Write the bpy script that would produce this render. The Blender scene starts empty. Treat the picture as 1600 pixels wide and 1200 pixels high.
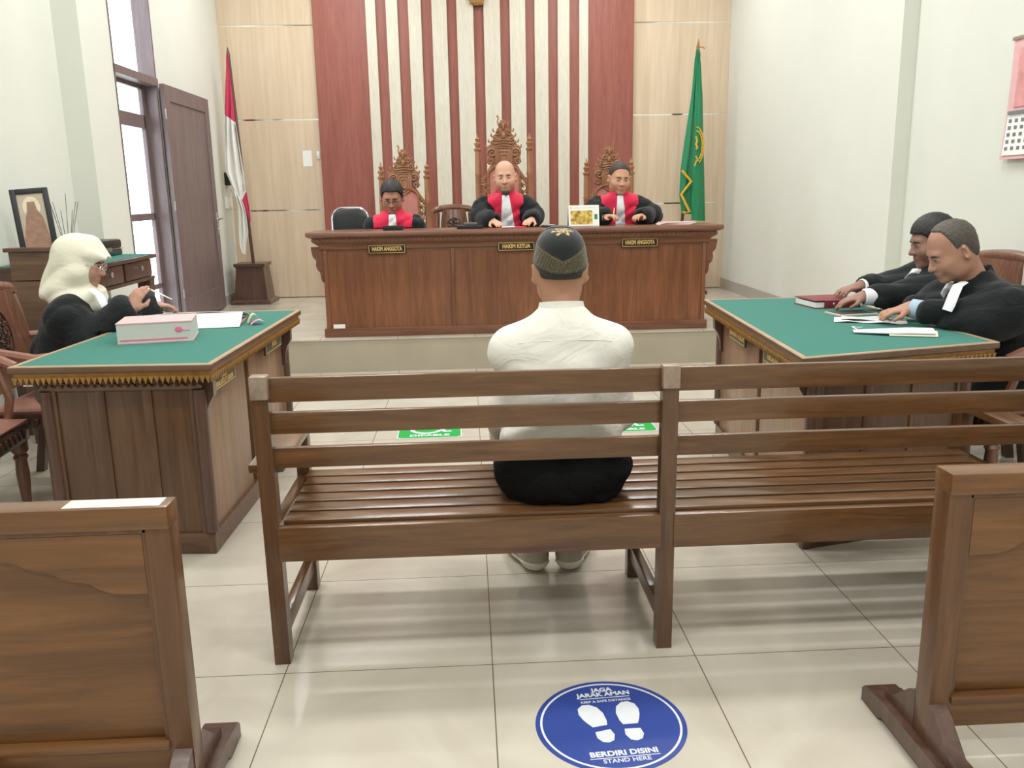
import bpy, bmesh, math, random
import numpy as np
from mathutils import Vector, Matrix, Euler
random.seed(7); np.random.seed(7)
C = bpy.context.scene.collection
SC = bpy.context.scene
R_ = math.radians
PI = math.pi

# ------------------------------------------------------------------ camera
cam_d = bpy.data.cameras.new('camera'); cam_d.sensor_width = 36.0; cam_d.lens = 1335/1600*36
cam_d.clip_start = .05; cam_d.clip_end = 200
cam = bpy.data.objects.new('camera', cam_d); C.objects.link(cam); SC.camera = cam
def cam_axes(yaw, pitch, roll):
    f = Vector((math.sin(yaw)*math.cos(pitch), math.cos(yaw)*math.cos(pitch), -math.sin(pitch)))
    r = Vector((math.cos(yaw), -math.sin(yaw), 0)); u = r.cross(f)
    return (math.cos(roll)*r+math.sin(roll)*u, -math.sin(roll)*r+math.cos(roll)*u, f)
_r, _u, _f = cam_axes(R_(2.745), R_(12.62), R_(-1.027))
cam.matrix_world = Matrix(((_r.x, _u.x, -_f.x, 0), (_r.y, _u.y, -_f.y, 0), (_r.z, _u.z, -_f.z, 1.36), (0, 0, 0, 1)))

# ------------------------------------------------------------------ world and light
SC.view_settings.view_transform = 'Standard'; SC.view_settings.look = 'None'
SC.view_settings.gamma = 1.0; SC.view_settings.use_curve_mapping = False
SC.view_settings.exposure = 0.02
W = bpy.data.worlds.new('daylight'); SC.world = W; W.use_nodes = True
bg = W.node_tree.nodes['Background']; bg.inputs[0].default_value = (.78, .89, 1, 1); bg.inputs[1].default_value = 6.0
LAMPS = [(x, y) for y in (-1.6, .9, 3.4, 5.9, 8.3) for x in (-1.25, 1.45)]
for (x, y) in LAMPS:
    ld = bpy.data.lights.new('tube_light', 'AREA'); ld.shape = 'RECTANGLE'; ld.size = 1.2; ld.size_y = .24
    ld.energy = 44; ld.color = (.99, .985, .975)
    lo = bpy.data.objects.new('tube_light', ld); C.objects.link(lo); lo.location = (x, y, 4.10)

# ------------------------------------------------------------------ helpers
def s(r, g, b):
    f = lambda c: (c/255/12.92) if c/255 <= .04045 else ((c/255+.055)/1.055)**2.4
    return (f(r), f(g), f(b), 1)
WM = {}                                        # world matrix of every placed parent
def place(o, loc=(0, 0, 0), rotz=0, parent=None):
    m = Matrix.Translation(loc) @ Matrix.Rotation(rotz, 4, 'Z')
    o.location = loc; o.rotation_euler = (0, 0, rotz)
    if parent is not None:
        o.parent = parent; m = WM[parent.name] @ m
    WM[o.name] = m
def tag(o, label=None, cat=None, group=None, kind=None):
    if label: o['label'] = label
    if cat: o['category'] = cat
    if group: o['group'] = group
    if kind: o['kind'] = kind
    return o
def thing(name, label, cat, loc=(0, 0, 0), rotz=0, group=None):
    o = bpy.data.objects.new(name, None); C.objects.link(o); o.empty_display_size = .1
    place(o, loc, rotz); return tag(o, label, cat, group)
def copy_tree(o, parent=None):
    c = o.copy(); C.objects.link(c)
    if parent is not None: c.parent = parent
    for ch in o.children: copy_tree(ch, c)
    return c

class MB:
    """collects shapes; build() links them as one mesh object"""
    def __init__(self, world=None, m=None):
        self.bm = bmesh.new(); self.m = m or Matrix.Identity(4)
        if world is not None: self.m = WM[world.name].inverted() @ self.m
        self.cur = 0
    def v(self, co): return self.bm.verts.new(self.m @ Vector(co))
    def f(self, vs):
        try:
            fc = self.bm.faces.new(vs); fc.material_index = self.cur; return fc
        except ValueError: return None
    def box(self, x0, y0, z0, x1, y1, z1, bev=0, M=None):
        M = M or Matrix.Identity(4)
        if x1 < x0: x0, x1 = x1, x0
        if y1 < y0: y0, y1 = y1, y0
        if z1 < z0: z0, z1 = z1, z0
        b2 = bmesh.new()
        vs = [b2.verts.new((x, y, z)) for z in (z0, z1) for y in (y0, y1) for x in (x0, x1)]
        for q in ((0, 2, 3, 1), (4, 5, 7, 6), (0, 1, 5, 4), (2, 6, 7, 3), (0, 4, 6, 2), (1, 3, 7, 5)): b2.faces.new([vs[i] for i in q])
        if bev: bmesh.ops.bevel(b2, geom=list(b2.edges), offset=min(bev, .45*min(x1-x0, y1-y0, z1-z0)), segments=2, affect='EDGES', profile=.6)
        self.merge(b2, M); return self
    def merge(self, b2, M=None):
        M = self.m @ (M or Matrix.Identity(4)); mp = {}
        for v in b2.verts: mp[v] = self.bm.verts.new(M @ v.co)
        for fc in b2.faces: self.f([mp[v] for v in fc.verts])
        b2.free()
    def bar(self, a, b, w, h, up=(0, 0, 1), bev=0):
        """box beam from a to b, w across, h along 'up'"""
        a, b = Vector(a), Vector(b); d = (b-a); L = d.length; d.normalize(); u = Vector(up); r = d.cross(u).normalized(); u = r.cross(d)
        M = Matrix(((r.x, d.x, u.x, a.x), (r.y, d.y, u.y, a.y), (r.z, d.z, u.z, a.z), (0, 0, 0, 1)))
        return self.box(-w/2, 0, -h/2, w/2, L, h/2, bev, M)
    def prism(self, pts, a, b, plane='xz'):
        def P(p, t): return {'xz': (p[0], t, p[1]), 'xy': (p[0], p[1], t), 'yz': (t, p[0], p[1])}[plane]
        A = [self.v(P(p, a)) for p in pts]; B = [self.v(P(p, b)) for p in pts]; n = len(pts)
        self.f(A); self.f(B[::-1])
        for i in range(n): self.f([A[i], B[i], B[(i+1) % n], A[(i+1) % n]])
        return self
    def loft(self, rings, closed=True, caps=True):
        V = [[self.v(p) for p in r] for r in rings]; n = len(V[0])
        for i in range(len(V)-1):
            for j in range(n if closed else n-1):
                self.f([V[i][j], V[i][(j+1) % n], V[i+1][(j+1) % n], V[i+1][j]])
        if caps and closed: self.f(V[0][::-1]); self.f(V[-1])
        return self
    def lathe(self, prof, c=(0, 0, 0), seg=16, M=None):
        M = M or Matrix.Translation(c)
        return self.loft([[M @ Vector((max(r, .0005)*math.cos(2*PI*k/seg), max(r, .0005)*math.sin(2*PI*k/seg), z)) for k in range(seg)] for r, z in prof])
    def tube(self, pts, r, seg=8, flat=1.0):
        pts = [Vector(p) for p in pts]; n = len(pts); rs = r if isinstance(r, (list, tuple)) else [r]*n
        rings = []; up = Vector((0, 0, 1))
        t0 = (pts[1]-pts[0]).normalized()
        nrm = t0.cross(up if abs(t0.z) < .9 else Vector((1, 0, 0))).normalized()
        for i in range(n):
            t = (pts[min(i+1, n-1)]-pts[max(i-1, 0)]).normalized()
            nrm = (nrm - t*nrm.dot(t)).normalized(); bn = t.cross(nrm)
            rings.append([pts[i]+(nrm*math.cos(2*PI*k/seg)+bn*math.sin(2*PI*k/seg)*flat)*rs[i] for k in range(seg)])
        return self.loft(rings)
    def ball(self, c, r, seg=12, rows=8, M=None):
        rx, ry, rz = r if isinstance(r, (list, tuple)) else (r, r, r); M = M or Matrix.Identity(4)
        top = self.v(M @ Vector((c[0], c[1], c[2]+rz))); bot = self.v(M @ Vector((c[0], c[1], c[2]-rz))); V = []
        for i in range(1, rows):
            a = PI*i/rows
            V.append([self.v(M @ Vector((c[0]+rx*math.sin(a)*math.cos(2*PI*k/seg), c[1]+ry*math.sin(a)*math.sin(2*PI*k/seg), c[2]+rz*math.cos(a)))) for k in range(seg)])
        for k in range(seg):
            self.f([top, V[0][k], V[0][(k+1) % seg]]); self.f([bot, V[-1][(k+1) % seg], V[-1][k]])
            for i in range(len(V)-1): self.f([V[i][k], V[i+1][k], V[i+1][(k+1) % seg], V[i][(k+1) % seg]])
        return self
    def sheet(self, fn, nu, nv, th=0):
        G = [[Vector(fn(i/nu, j/nv)) for j in range(nv+1)] for i in range(nu+1)]
        V = [[self.v(p) for p in row] for row in G]
        for i in range(nu):
            for j in range(nv): self.f([V[i][j], V[i+1][j], V[i+1][j+1], V[i][j+1]])
        if th:
            N = [[None]*(nv+1) for _ in range(nu+1)]
            for i in range(nu+1):
                for j in range(nv+1):
                    du = G[min(i+1, nu)][j]-G[max(i-1, 0)][j]; dv = G[i][min(j+1, nv)]-G[i][max(j-1, 0)]
                    nn = du.cross(dv); N[i][j] = self.v(G[i][j]-(nn.normalized() if nn.length > 1e-9 else Vector((0, 0, 1)))*th)
            for i in range(nu):
                for j in range(nv): self.f([N[i][j], N[i][j+1], N[i+1][j+1], N[i+1][j]])
            for i in range(nu):
                self.f([V[i][0], N[i][0], N[i+1][0], V[i+1][0]]); self.f([V[i][nv], V[i+1][nv], N[i+1][nv], N[i][nv]])
            for j in range(nv):
                self.f([V[0][j], V[0][j+1], N[0][j+1], N[0][j]]); self.f([V[nu][j], N[nu][j], N[nu][j+1], V[nu][j+1]])
        return self
    def molding(self, poly, prof):
        """ring profile [(outward, z)...] swept round a convex polygon (counter-clockwise), capped"""
        n = len(poly); P = [Vector((p[0], p[1])) for p in poly]
        def off(d):
            out = []
            for i in range(n):
                e0 = (P[i]-P[i-1]).normalized(); e1 = (P[(i+1) % n]-P[i]).normalized()
                n0 = Vector((e0.y, -e0.x)); n1 = Vector((e1.y, -e1.x)); b = (n0+n1)
                out.append(P[i]+b*(d/(1+n0.dot(n1))))
            return out
        return self.loft([[(p.x, p.y, z) for p in off(d)] for d, z in prof])
    def build(self, name, mat, parent=None, smooth=True, sharp=38, fix=True):
        me = bpy.data.meshes.new(name)
        if fix: bmesh.ops.recalc_face_normals(self.bm, faces=list(self.bm.faces))
        self.bm.to_mesh(me); self.bm.free()
        for m in (mat if isinstance(mat, (list, tuple)) else [mat]): me.materials.append(m)
        if smooth:
            me.polygons.foreach_set('use_smooth', [True]*len(me.polygons)); me.set_sharp_from_angle(angle=R_(sharp))
        o = bpy.data.objects.new(name, me); C.objects.link(o)
        place(o, parent=parent)
        return o

def struct(name, mb, mat, smooth=False):
    o = mb.build(name, mat, smooth=smooth); o['kind'] = 'structure'; return o

def text(name, body, size, mat, parent, M, extrude=.0006, bold=0.0, align='CENTER', sx=1.0):
    cu = bpy.data.curves.new(name, 'FONT'); cu.body = body; cu.size = size; cu.align_x = align; cu.align_y = 'CENTER'
    cu.extrude = extrude; cu.offset = bold; cu.resolution_u = 3
    t = bpy.data.objects.new(name, cu); C.objects.link(t); bpy.context.view_layer.update()
    me = bpy.data.meshes.new_from_object(t.evaluated_get(bpy.context.evaluated_depsgraph_get()))
    bpy.data.objects.remove(t)
    me.transform(M @ Matrix.Diagonal((sx, 1, 1, 1))); me.materials.clear(); me.materials.append(mat); me.name = name
    o = bpy.data.objects.new(name, me); C.objects.link(o); place(o, parent=parent); return o

# ------------------------------------------------------------------ materials
class NT:
    def __init__(self, name):
        self.mat = bpy.data.materials.new(name); self.mat.use_nodes = True
        self.t = self.mat.node_tree; self.b = self.t.nodes['Principled BSDF']
    def n(self, kind, **kw):
        nd = self.t.nodes.new('ShaderNode'+kind)
        for k, v in kw.items():
            if k.startswith('i_'):
                key = k[2:]; key = int(key) if key.isdigit() else key.replace('_', ' '); nd.inputs[key].default_value = v
            else: setattr(nd, k, v)
        return nd
    def l(self, a, b): self.t.links.new(a, b)
    def math(self, op, a, b=None, c=None):
        nd = self.n('Math', operation=op)
        for i, x in enumerate((a, b, c)):
            if x is None: continue
            if hasattr(x, 'is_linked'): self.l(x, nd.inputs[i])
            else: nd.inputs[i].default_value = x
        return nd.outputs[0]
    def mix(self, fac, a, b, mode='MIX'):
        nd = self.n('Mix', data_type='RGBA', blend_type=mode)
        for sock, x in ((nd.inputs[0], fac), (nd.inputs[6], a), (nd.inputs[7], b)):
            if hasattr(x, 'is_linked'): self.l(x, sock)
            else: sock.default_value = x
        return nd.outputs[2]
    def ramp(self, fac, stops):
        nd = self.n('ValToRGB'); e = nd.color_ramp.elements
        while len(e) < len(stops): e.new(.5)
        for k, (p, c) in enumerate(stops): e[k].position = p; e[k].color = c
        self.l(fac, nd.inputs[0]); return nd.outputs[0]
    def bump(self, h, strength=.2, dist=.002):
        nd = self.n('Bump', i_Strength=strength, i_Distance=dist); self.l(h, nd.inputs['Height']); self.l(nd.outputs[0], self.b.inputs['Normal'])
    def set(self, **kw):
        for k, v in kw.items(): self.b.inputs[k.replace('_', ' ')].default_value = v
        return self

def plain(name, col, rough=.5, metal=0, spec=.5, var=.06, scale=30, bump=0, sheen=0):
    m = NT(name).set(Roughness=rough, Metallic=metal, Specular_IOR_Level=spec)
    tc = m.n('TexCoord'); nz = m.n('TexNoise', i_Scale=scale, i_Detail=4); m.l(tc.outputs['Object'], nz.inputs['Vector'])
    lo = tuple(c*(1-var) for c in col[:3])+(1,); hi = tuple(min(1, c*(1+var)) for c in col[:3])+(1,)
    m.l(m.ramp(nz.outputs[0], [(.3, lo), (.7, hi)]), m.b.inputs['Base Color'])
    if bump: m.bump(nz.outputs[0], bump, .003)
    if sheen: m.set(Sheen_Weight=sheen, Sheen_Roughness=.5)
    return m.mat

def wood(name, c1, c2, axis='x', rough=.32, scale=1.0, plank=None, plank_axis='x', coat=0.0, spec=.5, contrast=(.3, .72)):
    m = NT(name).set(Roughness=rough, Specular_IOR_Level=spec, Coat_Weight=coat, Coat_Roughness=.12)
    tc = m.n('TexCoord'); mp = m.n('Mapping')
    a, b = 1.3*scale, 16*scale
    mp.inputs['Scale'].default_value = {'x': (a, b, b), 'y': (b, a, b), 'z': (b, b, a)}[axis]
    m.l(tc.outputs['Object'], mp.inputs['Vector'])
    oi = m.n('ObjectInfo')
    mv = m.n('VectorMath', operation='ADD'); m.l(mp.outputs[0], mv.inputs[0])
    cb = m.n('CombineXYZ'); m.l(m.math('MULTIPLY', oi.outputs['Random'], 37.), cb.inputs[0]); m.l(m.math('MULTIPLY', oi.outputs['Random'], 11.), cb.inputs[2])
    m.l(cb.outputs[0], mv.inputs[1])
    vec = mv.outputs[0]
    if plank:
        sp = m.n('SeparateXYZ'); m.l(tc.outputs['Object'], sp.inputs[0])
        pid = m.math('FLOOR', m.math('DIVIDE', sp.outputs['xyz'.index(plank_axis)], plank))
        wn = m.n('TexWhiteNoise', noise_dimensions='1D'); m.l(pid, wn.inputs['W'])
        v2 = m.n('VectorMath', operation='ADD'); m.l(vec, v2.inputs[0]); m.l(wn.outputs['Color'], v2.inputs[1]); vec = v2.outputs[0]
    nz = m.n('TexNoise', i_Scale=1.6, i_Detail=6, i_Roughness=.62, i_Distortion=.9); m.l(vec, nz.inputs['Vector'])
    col = m.ramp(nz.outputs[0], [(contrast[0], c1), (contrast[1], c2)])
    nf = m.n('TexNoise', i_Scale=9, i_Detail=3); m.l(vec, nf.inputs['Vector'])
    col = m.mix(.16, col, m.ramp(nf.outputs[0], [(.35, (.35, .35, .35, 1)), (.65, (1, 1, 1, 1))]), 'MULTIPLY')
    if plank:
        col = m.mix(1., col, m.ramp(wn.outputs['Value'], [(0, (.80, .78, .76, 1)), (1, (1, 1, 1, 1))]), 'MULTIPLY')
    m.l(col, m.b.inputs['Base Color']); m.bump(nf.outputs[0], .08, .001)
    return m.mat

def attr_mat(name, rough=.55, sss=0, spec=.4, sheen=0, bump=0, bscale=300):
    """colour of each spot of the thing itself, stored on the mesh"""
    m = NT(name).set(Roughness=rough, Specular_IOR_Level=spec)
    at = m.n('VertexColor', layer_name='tint')
    tc = m.n('TexCoord'); nz = m.n('TexNoise', i_Scale=bscale, i_Detail=3); m.l(tc.outputs['Object'], nz.inputs['Vector'])
    m.l(m.mix(.10, at.outputs[0], m.ramp(nz.outputs[0], [(.3, (.6, .6, .6, 1)), (.7, (1, 1, 1, 1))]), 'MULTIPLY'), m.b.inputs['Base Color'])
    if sss: m.set(Subsurface_Weight=sss, Subsurface_Scale=.01)
    if sheen: m.set(Sheen_Weight=sheen)
    if bump: m.bump(nz.outputs[0], bump, .002)
    return m.mat

def floor_mat():
    m = NT('polished cream tile').set(Roughness=.13, Specular_IOR_Level=.5)
    tc = m.n('TexCoord'); sp = m.n('SeparateXYZ'); m.l(tc.outputs['Object'], sp.inputs[0])
    def line(sock, off):
        w = m.math('FRACT', m.math('DIVIDE', m.math('ADD', sock, off), .606)); return m.math('GREATER_THAN', m.math('ABSOLUTE', m.math('SUBTRACT', w, .5)), .4972)
    g = m.math('MAXIMUM', line(sp.outputs[0], -.037+6.06), line(sp.outputs[1], -2.285+6.06))
    nz = m.n('TexNoise', i_Scale=2.2, i_Detail=5, i_Distortion=1.5); m.l(tc.outputs['Object'], nz.inputs['Vector'])
    base = m.ramp(nz.outputs[0], [(.3, s(190, 182, 168)), (.7, s(206, 199, 186))])
    m.l(m.mix(g, base, s(112, 100, 86)), m.b.inputs['Base Color'])
    m.l(m.math('MULTIPLY_ADD', nz.outputs[0], .08, .10), m.b.inputs['Roughness'])
    return m.mat
def veneer():
    m = NT('beige wood veneer').set(Roughness=.28)
    tc = m.n('TexCoord'); mp = m.n('Mapping'); mp.inputs['Scale'].default_value = (14, 14, .8); m.l(tc.outputs['Object'], mp.inputs['Vector'])
    nz = m.n('TexNoise', i_Scale=1.4, i_Detail=5, i_Distortion=.6); m.l(mp.outputs[0], nz.inputs['Vector'])
    m.l(m.ramp(nz.outputs[0], [(.3, s(203, 181, 154)), (.7, s(218, 199, 175))]), m.b.inputs['Base Color']); return m.mat
def glass_mat():
    m = NT('window glass'); t = m.t; t.nodes.remove(m.b)
    tr = t.nodes.new('ShaderNodeBsdfTransparent'); gl = t.nodes.new('ShaderNodeBsdfGlossy'); gl.inputs['Roughness'].default_value = .02
    fr = t.nodes.new('ShaderNodeLayerWeight'); mx = t.nodes.new('ShaderNodeMixShader')
    k = m.math('MULTIPLY_ADD', m.math('POWER', fr.outputs['Facing'], 5.0), .5, .04)
    t.links.new(k, mx.inputs[0]); t.links.new(tr.outputs[0], mx.inputs[1]); t.links.new(gl.outputs[0], mx.inputs[2])
    t.links.new(mx.outputs[0], t.nodes['Material Output'].inputs[0]); return m.mat

def creases(mat, scale, strength, dist):
    t = mat.node_tree; b = t.nodes['Principled BSDF']; n = t.nodes.new
    tc = n('ShaderNodeTexCoord'); mp = n('ShaderNodeMapping'); mp.inputs['Scale'].default_value = (1.0, 1.0, 1.5); mp.inputs['Rotation'].default_value = (.3, .5, .2)
    nz = n('ShaderNodeTexNoise'); nz.inputs['Scale'].default_value = scale; nz.inputs['Detail'].default_value = 3; nz.inputs['Distortion'].default_value = 1.2
    bp = n('ShaderNodeBump'); bp.inputs['Strength'].default_value = strength; bp.inputs['Distance'].default_value = dist
    t.links.new(tc.outputs['Object'], mp.inputs[0]); t.links.new(mp.outputs[0], nz.inputs['Vector']); t.links.new(nz.outputs[0], bp.inputs['Height']); t.links.new(bp.outputs[0], b.inputs['Normal'])
M = {}
M['wall'] = plain('cream wall paint', s(218, 220, 211), .7, var=.015, scale=3)
M['skirt'] = plain('grey tile skirting', s(176, 170, 160), .35, var=.05, scale=12)
M['riser'] = plain('beige riser tile', s(176, 166, 148), .3, var=.05, scale=5)
M['floor'] = floor_mat(); M['veneer'] = veneer(); M['glass'] = glass_mat()
M['mirror'] = plain('mirror strip', (.85, .84, .80, 1), .08, 1, var=.02)
M['redwood'] = wood('red brown panel laminate', s(136, 74, 64), s(156, 93, 80), 'z', .3, .7)
M['cream'] = wood('cream slat laminate', s(204, 198, 180), s(218, 213, 198), 'z', .35, .8)
M['bench_x'] = wood('brown varnished teak', s(80, 53, 32), s(118, 83, 52), 'x', .28, 1.2, coat=.3)
M['bench_y'] = wood('brown varnished teak across', s(80, 53, 32), s(118, 83, 52), 'y', .28, 1.2, coat=.3)
M['bench_z'] = wood('brown varnished teak upright', s(76, 51, 34), s(108, 76, 52), 'z', .30, 1.2, coat=.3)
M['div_x'] = wood('golden brown teak', s(88, 57, 30), s(128, 87, 50), 'x', .32, .7, coat=.25)
M['div_z'] = wood('golden brown teak upright', s(82, 54, 34), s(116, 79, 51), 'z', .32, .9, coat=.25)
M['desk'] = wood('reddish teak planks', s(114, 70, 47), s(150, 98, 68), 'z', .33, .8, plank=.137, coat=.2)
M['desk_x'] = wood('reddish teak rail', s(102, 65, 48), s(136, 92, 69), 'x', .33, 1.0, coat=.2)
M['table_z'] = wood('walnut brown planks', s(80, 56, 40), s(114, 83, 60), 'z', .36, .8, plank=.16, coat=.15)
M['table_zy_lit'] = wood('lit walnut brown side planks', s(126, 92, 70), s(166, 128, 98), 'z', .36, .8, plank=.115, plank_axis='y', coat=.15)  # same walnut made lighter; light on the inner faces is in the colour
M['table_x'] = wood('walnut brown rail', s(82, 58, 42), s(116, 86, 64), 'x', .36, 1, coat=.15)
M['dark'] = wood('dark stained wood', s(72, 50, 42), s(100, 72, 60), 'z', .34, 1, coat=.2)
M['rim'] = plain('worn light edge', s(170, 146, 118), .4, var=.12, scale=9)
M['gold'] = plain('gilded carving', s(150, 110, 54), .4, .15, var=.2, scale=40)
M['carve'] = wood('carved honey teak', s(140, 92, 62), s(176, 124, 88), 'z', .36, 1.5)
M['carve_d'] = plain('carved dark teak', s(66, 42, 32), .35, var=.25, scale=60)
M['chairwood'] = wood('polished brown chair wood', s(98, 64, 50), s(136, 96, 76), 'z', .26, 1.2, coat=.35)
M['rose'] = plain('dusty rose upholstery', s(196, 128, 116), .55, var=.05, sheen=.1)
M['leather'] = plain('brown pink leather', s(150, 104, 90), .36, var=.08, scale=60, bump=.1)
M['felt'] = plain('green felt', s(36, 114, 102), .9, var=.08, scale=160, bump=.1, sheen=.15, spec=.2)
M['black_l'] = plain('black leather', s(26, 30, 32), .35, var=.1, bump=.05)
M['chrome'] = plain('chrome', (.85, .87, .9, 1), .12, 1, var=.02)
M['steel'] = plain('brushed steel', (.6, .6, .6, 1), .3, 1, var=.05)
M['black'] = plain('black plastic', s(22, 24, 28), .4, var=.08)
M['robe'] = plain('black robe cloth', s(24, 28, 31), .85, var=.12, scale=25, sheen=.12, spec=.25)
M['red'] = plain('crimson cloth', s(212, 42, 76), .75, var=.06, scale=20, sheen=.2, spec=.25)
creases(M['robe'], 9, .6, .02); creases(M['red'], 8, .4, .015)
M['white'] = plain('white cloth', s(232, 234, 238), .8, var=.025, scale=40, spec=.3)
M['shirt'] = plain('cream white shirt', s(226, 224, 216), .8, var=.02, scale=60, spec=.3); creases(M['shirt'], 7, .5, .02)
M['hijab'] = plain('ivory headscarf cloth', s(226, 224, 206), .85, var=.02, scale=50, spec=.2, sheen=.1)
M['trouser'] = plain('black trousers', s(13, 13, 15), .9, var=.1, spec=.15)
creases(M['trouser'], 8, .5, .02); creases(M['hijab'], 8, .35, .012)
M['shoe'] = plain('grey beige shoe', s(172, 164, 148), .7, var=.08, scale=80)
M['sole'] = plain('white sole', s(224, 218, 206), .6, var=.05)
M['paper'] = plain('white paper', s(236, 236, 232), .8, var=.02)
M['pinkpaper'] = plain('pink paper cover', s(222, 176, 178), .75, var=.04)
M['maroon'] = plain('maroon folder', s(120, 34, 44), .5, var=.06)
M['ink'] = plain('grey printing', s(120, 124, 130), .8, var=.05)
M['plate'] = plain('black sign plate', s(38, 26, 18), .35, var=.08)
M['brass'] = plain('gold lettering', s(222, 186, 116), .35, .2, var=.05)
M['olive'] = plain('dark olive sign plate', s(70, 70, 56), .45, var=.1)
M['fgreen'] = plain('green flag satin', s(10, 124, 78), .5, var=.05, sheen=.2)
M['yellow'] = plain('yellow fringe', s(216, 168, 44), .6, var=.1)
M['flagred'] = plain('red flag cloth', s(196, 56, 92), .7, var=.05)
M['flagwhite'] = plain('white flag cloth', s(232, 232, 226), .75, var=.02)
M['blue'] = plain('blue vinyl', s(50, 72, 150), .38, var=.06, scale=8)
M['vwhite'] = plain('white vinyl print', s(222, 226, 232), .4, var=.02)
M['sgreen'] = plain('green vinyl', s(10, 168, 72), .4, var=.04)
M['doorwood_glare'] = wood('brown door wood with painted glare', s(104, 88, 88), s(130, 113, 113), 'z', .4, .8)  # brown wood greyed: the doorway glare is put into its colour
M['plastic'] = plain('white plastic', s(234, 234, 228), .4, var=.02)
M['outdoor'] = plain('sunlit concrete', s(206, 204, 196), .9, var=.05, scale=4)
M['skin'] = attr_mat('skin', .5, .08, .4, bump=.04, bscale=220)
M['hair'] = plain('dark hair', s(28, 25, 24), .55, var=.4, scale=160, bump=.5)
M['greyhair'] = plain('grey black hair', s(74, 68, 62), .6, var=.35, scale=170, bump=.4)
M['stubble'] = plain('cropped dark hair', s(60, 48, 40), .65, var=.3, scale=200, bump=.3)
M['eyew'] = plain('eye white', s(214, 206, 200), .25, var=.02)
M['iris'] = plain('dark iris', s(26, 18, 14), .15, var=.1)
M['specs'] = plain('dark spectacle frame', s(30, 28, 28), .3)
M['silver'] = plain('silver spectacle frame', (.7, .7, .72, 1), .25, .9)
M['lens'] = M['glass']
# ================================================================== the room
ZP = .267                                       # judges' platform height
YB = 9.6                                        # back wall
mb = MB(); mb.box(-3.2, -3.2, -.12, 3.4, 6.66, 0); floor = struct('floor', mb, M['floor'])
mb = MB(); mb.box(-2.53, 6.66, -.12, 2.86, YB, ZP-.012); struct('platform_riser', mb, M['riser'])
mb = MB(); mb.box(-2.53, 6.652, ZP-.012, 2.86, YB, ZP); struct('platform_floor', mb, M['floor'])
mb = MB(); mb.box(-3.2, -3.2, 4.2, 3.4, YB+.2, 4.32); struct('ceiling', mb, M['wall'])
mb = MB(); mb.box(-3.2, YB, -.12, 3.4, YB+.2, 4.2); struct('wall_back', mb, M['veneer'])
mb = MB(); mb.box(-3.2, -3.4, -.12, 3.4, -3.2, 4.2); struct('wall_front', mb, M['wall'])
# left wall: recessed near part, then a part standing forward with the doorway
DY0, DY1, DZ1, XO = 6.68, 7.56, 3.35, -2.655
mb = MB(); mb.box(-2.90, -3.2, -.12, -2.70, 6.17, 4.2); mb.box(-2.90, 6.17, -.12, -2.53, 6.40, 4.2); mb.box(XO, 6.40, -.12, -2.53, DY0, 4.2); mb.box(XO, DY1, -.12, -2.53, YB, 4.2); mb.box(XO, DY0, DZ1, -2.53, DY1, 4.2)
struct('wall_left', mb, M['wall'])
mb = MB(); mb.box(2.86, 5.78, -.12, 3.2, YB, 4.2); mb.box(2.965, -3.2, -.12, 3.2, 5.78, 4.2); struct('wall_right', mb, M['wall'])
# skirtings
mb = MB(); mb.box(2.845, 6.66, ZP, 2.86, YB, ZP+.115); mb.box(2.845, 5.78, 0, 2.86, 6.66, .115); mb.box(2.95, -3.2, 0, 2.965, 5.765, .115); mb.box(2.845, 5.765, 0, 2.965, 5.78, .115); struct('baseboard_right', mb, M['skirt'])
mb = MB(); mb.box(-2.53, DY1+.06, ZP, -2.515, YB, ZP+.10); mb.box(-2.70, -3.2, 0, -2.685, 6.155, .10); mb.box(-2.70, 6.155, 0, -2.515, 6.17, .10); mb.box(-2.53, 6.17, 0, -2.515, DY0-.02, .10); struct('baseboard_left', mb, M['skirt'])

# veneer panels between mirrored strips, central red-brown panel, cream slats
rows = [ZP, 1.215, 2.158, 3.095, 4.2]
k = 0
for (x0, x1) in ((-2.53, -1.54), (1.81, 2.86)):
    for a, b in zip(rows[:-1], rows[1:]):
        mb = MB(); mb.box(x0, YB-.018, a+.007, x1, YB, b-.007, .002); k += 1; struct('wall_panel_%d' % k, mb, M['veneer'])
    for zz in rows[1:-1]:
        mb = MB(); mb.box(x0, YB-.012, zz-.007, x1, YB-.001, zz+.007); k += 1; struct('trim_%d' % k, mb, M['mirror'])
mb = MB(); mb.box(-1.54, YB-.085, ZP, 1.81, YB, 4.2); struct('wall_back_panel', mb, M['redwood'])
SL = [(-.988, -.885), (-.779, -.659), (-.55, -.418), (-.308, -.153), (-.052, .122), (.228, .398), (.498, .661), (.757, .898), (.998, 1.122), (1.225, 1.321)]
for i, (a, b) in enumerate(SL):
    mb = MB(); mb.box(a, YB-.12, ZP, b, YB-.08, 4.2, .004); struct('trim_%d' % (20+i), mb, M['cream'])

# gilded plaque whose lower ribbon just shows at the top edge
t = thing('wall_plaque', 'gilded plaque on the striped back wall, only its ribbon showing', 'plaque', (.157, 9.48, 3.285))
mb = MB(); mb.prism([(-.07, 0), (-.02, -.035), (.06, -.03), (.075, .0), (.09, .04), (-.09, .05)], -.03, 0)
for q in range(5): mb.ball((-.06+.03*q, -.03, -.008), (.012, .01, .02), 8, 6)
mb.build('ribbon', M['gold'], t)
mb = MB(); mb.prism([(-.02, .04), (-.19, .16), (-.22, .36), (0, .46), (.22, .36), (.19, .16), (.02, .04)], -.03, 0); mb.build('shield', M['gold'], t)

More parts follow.
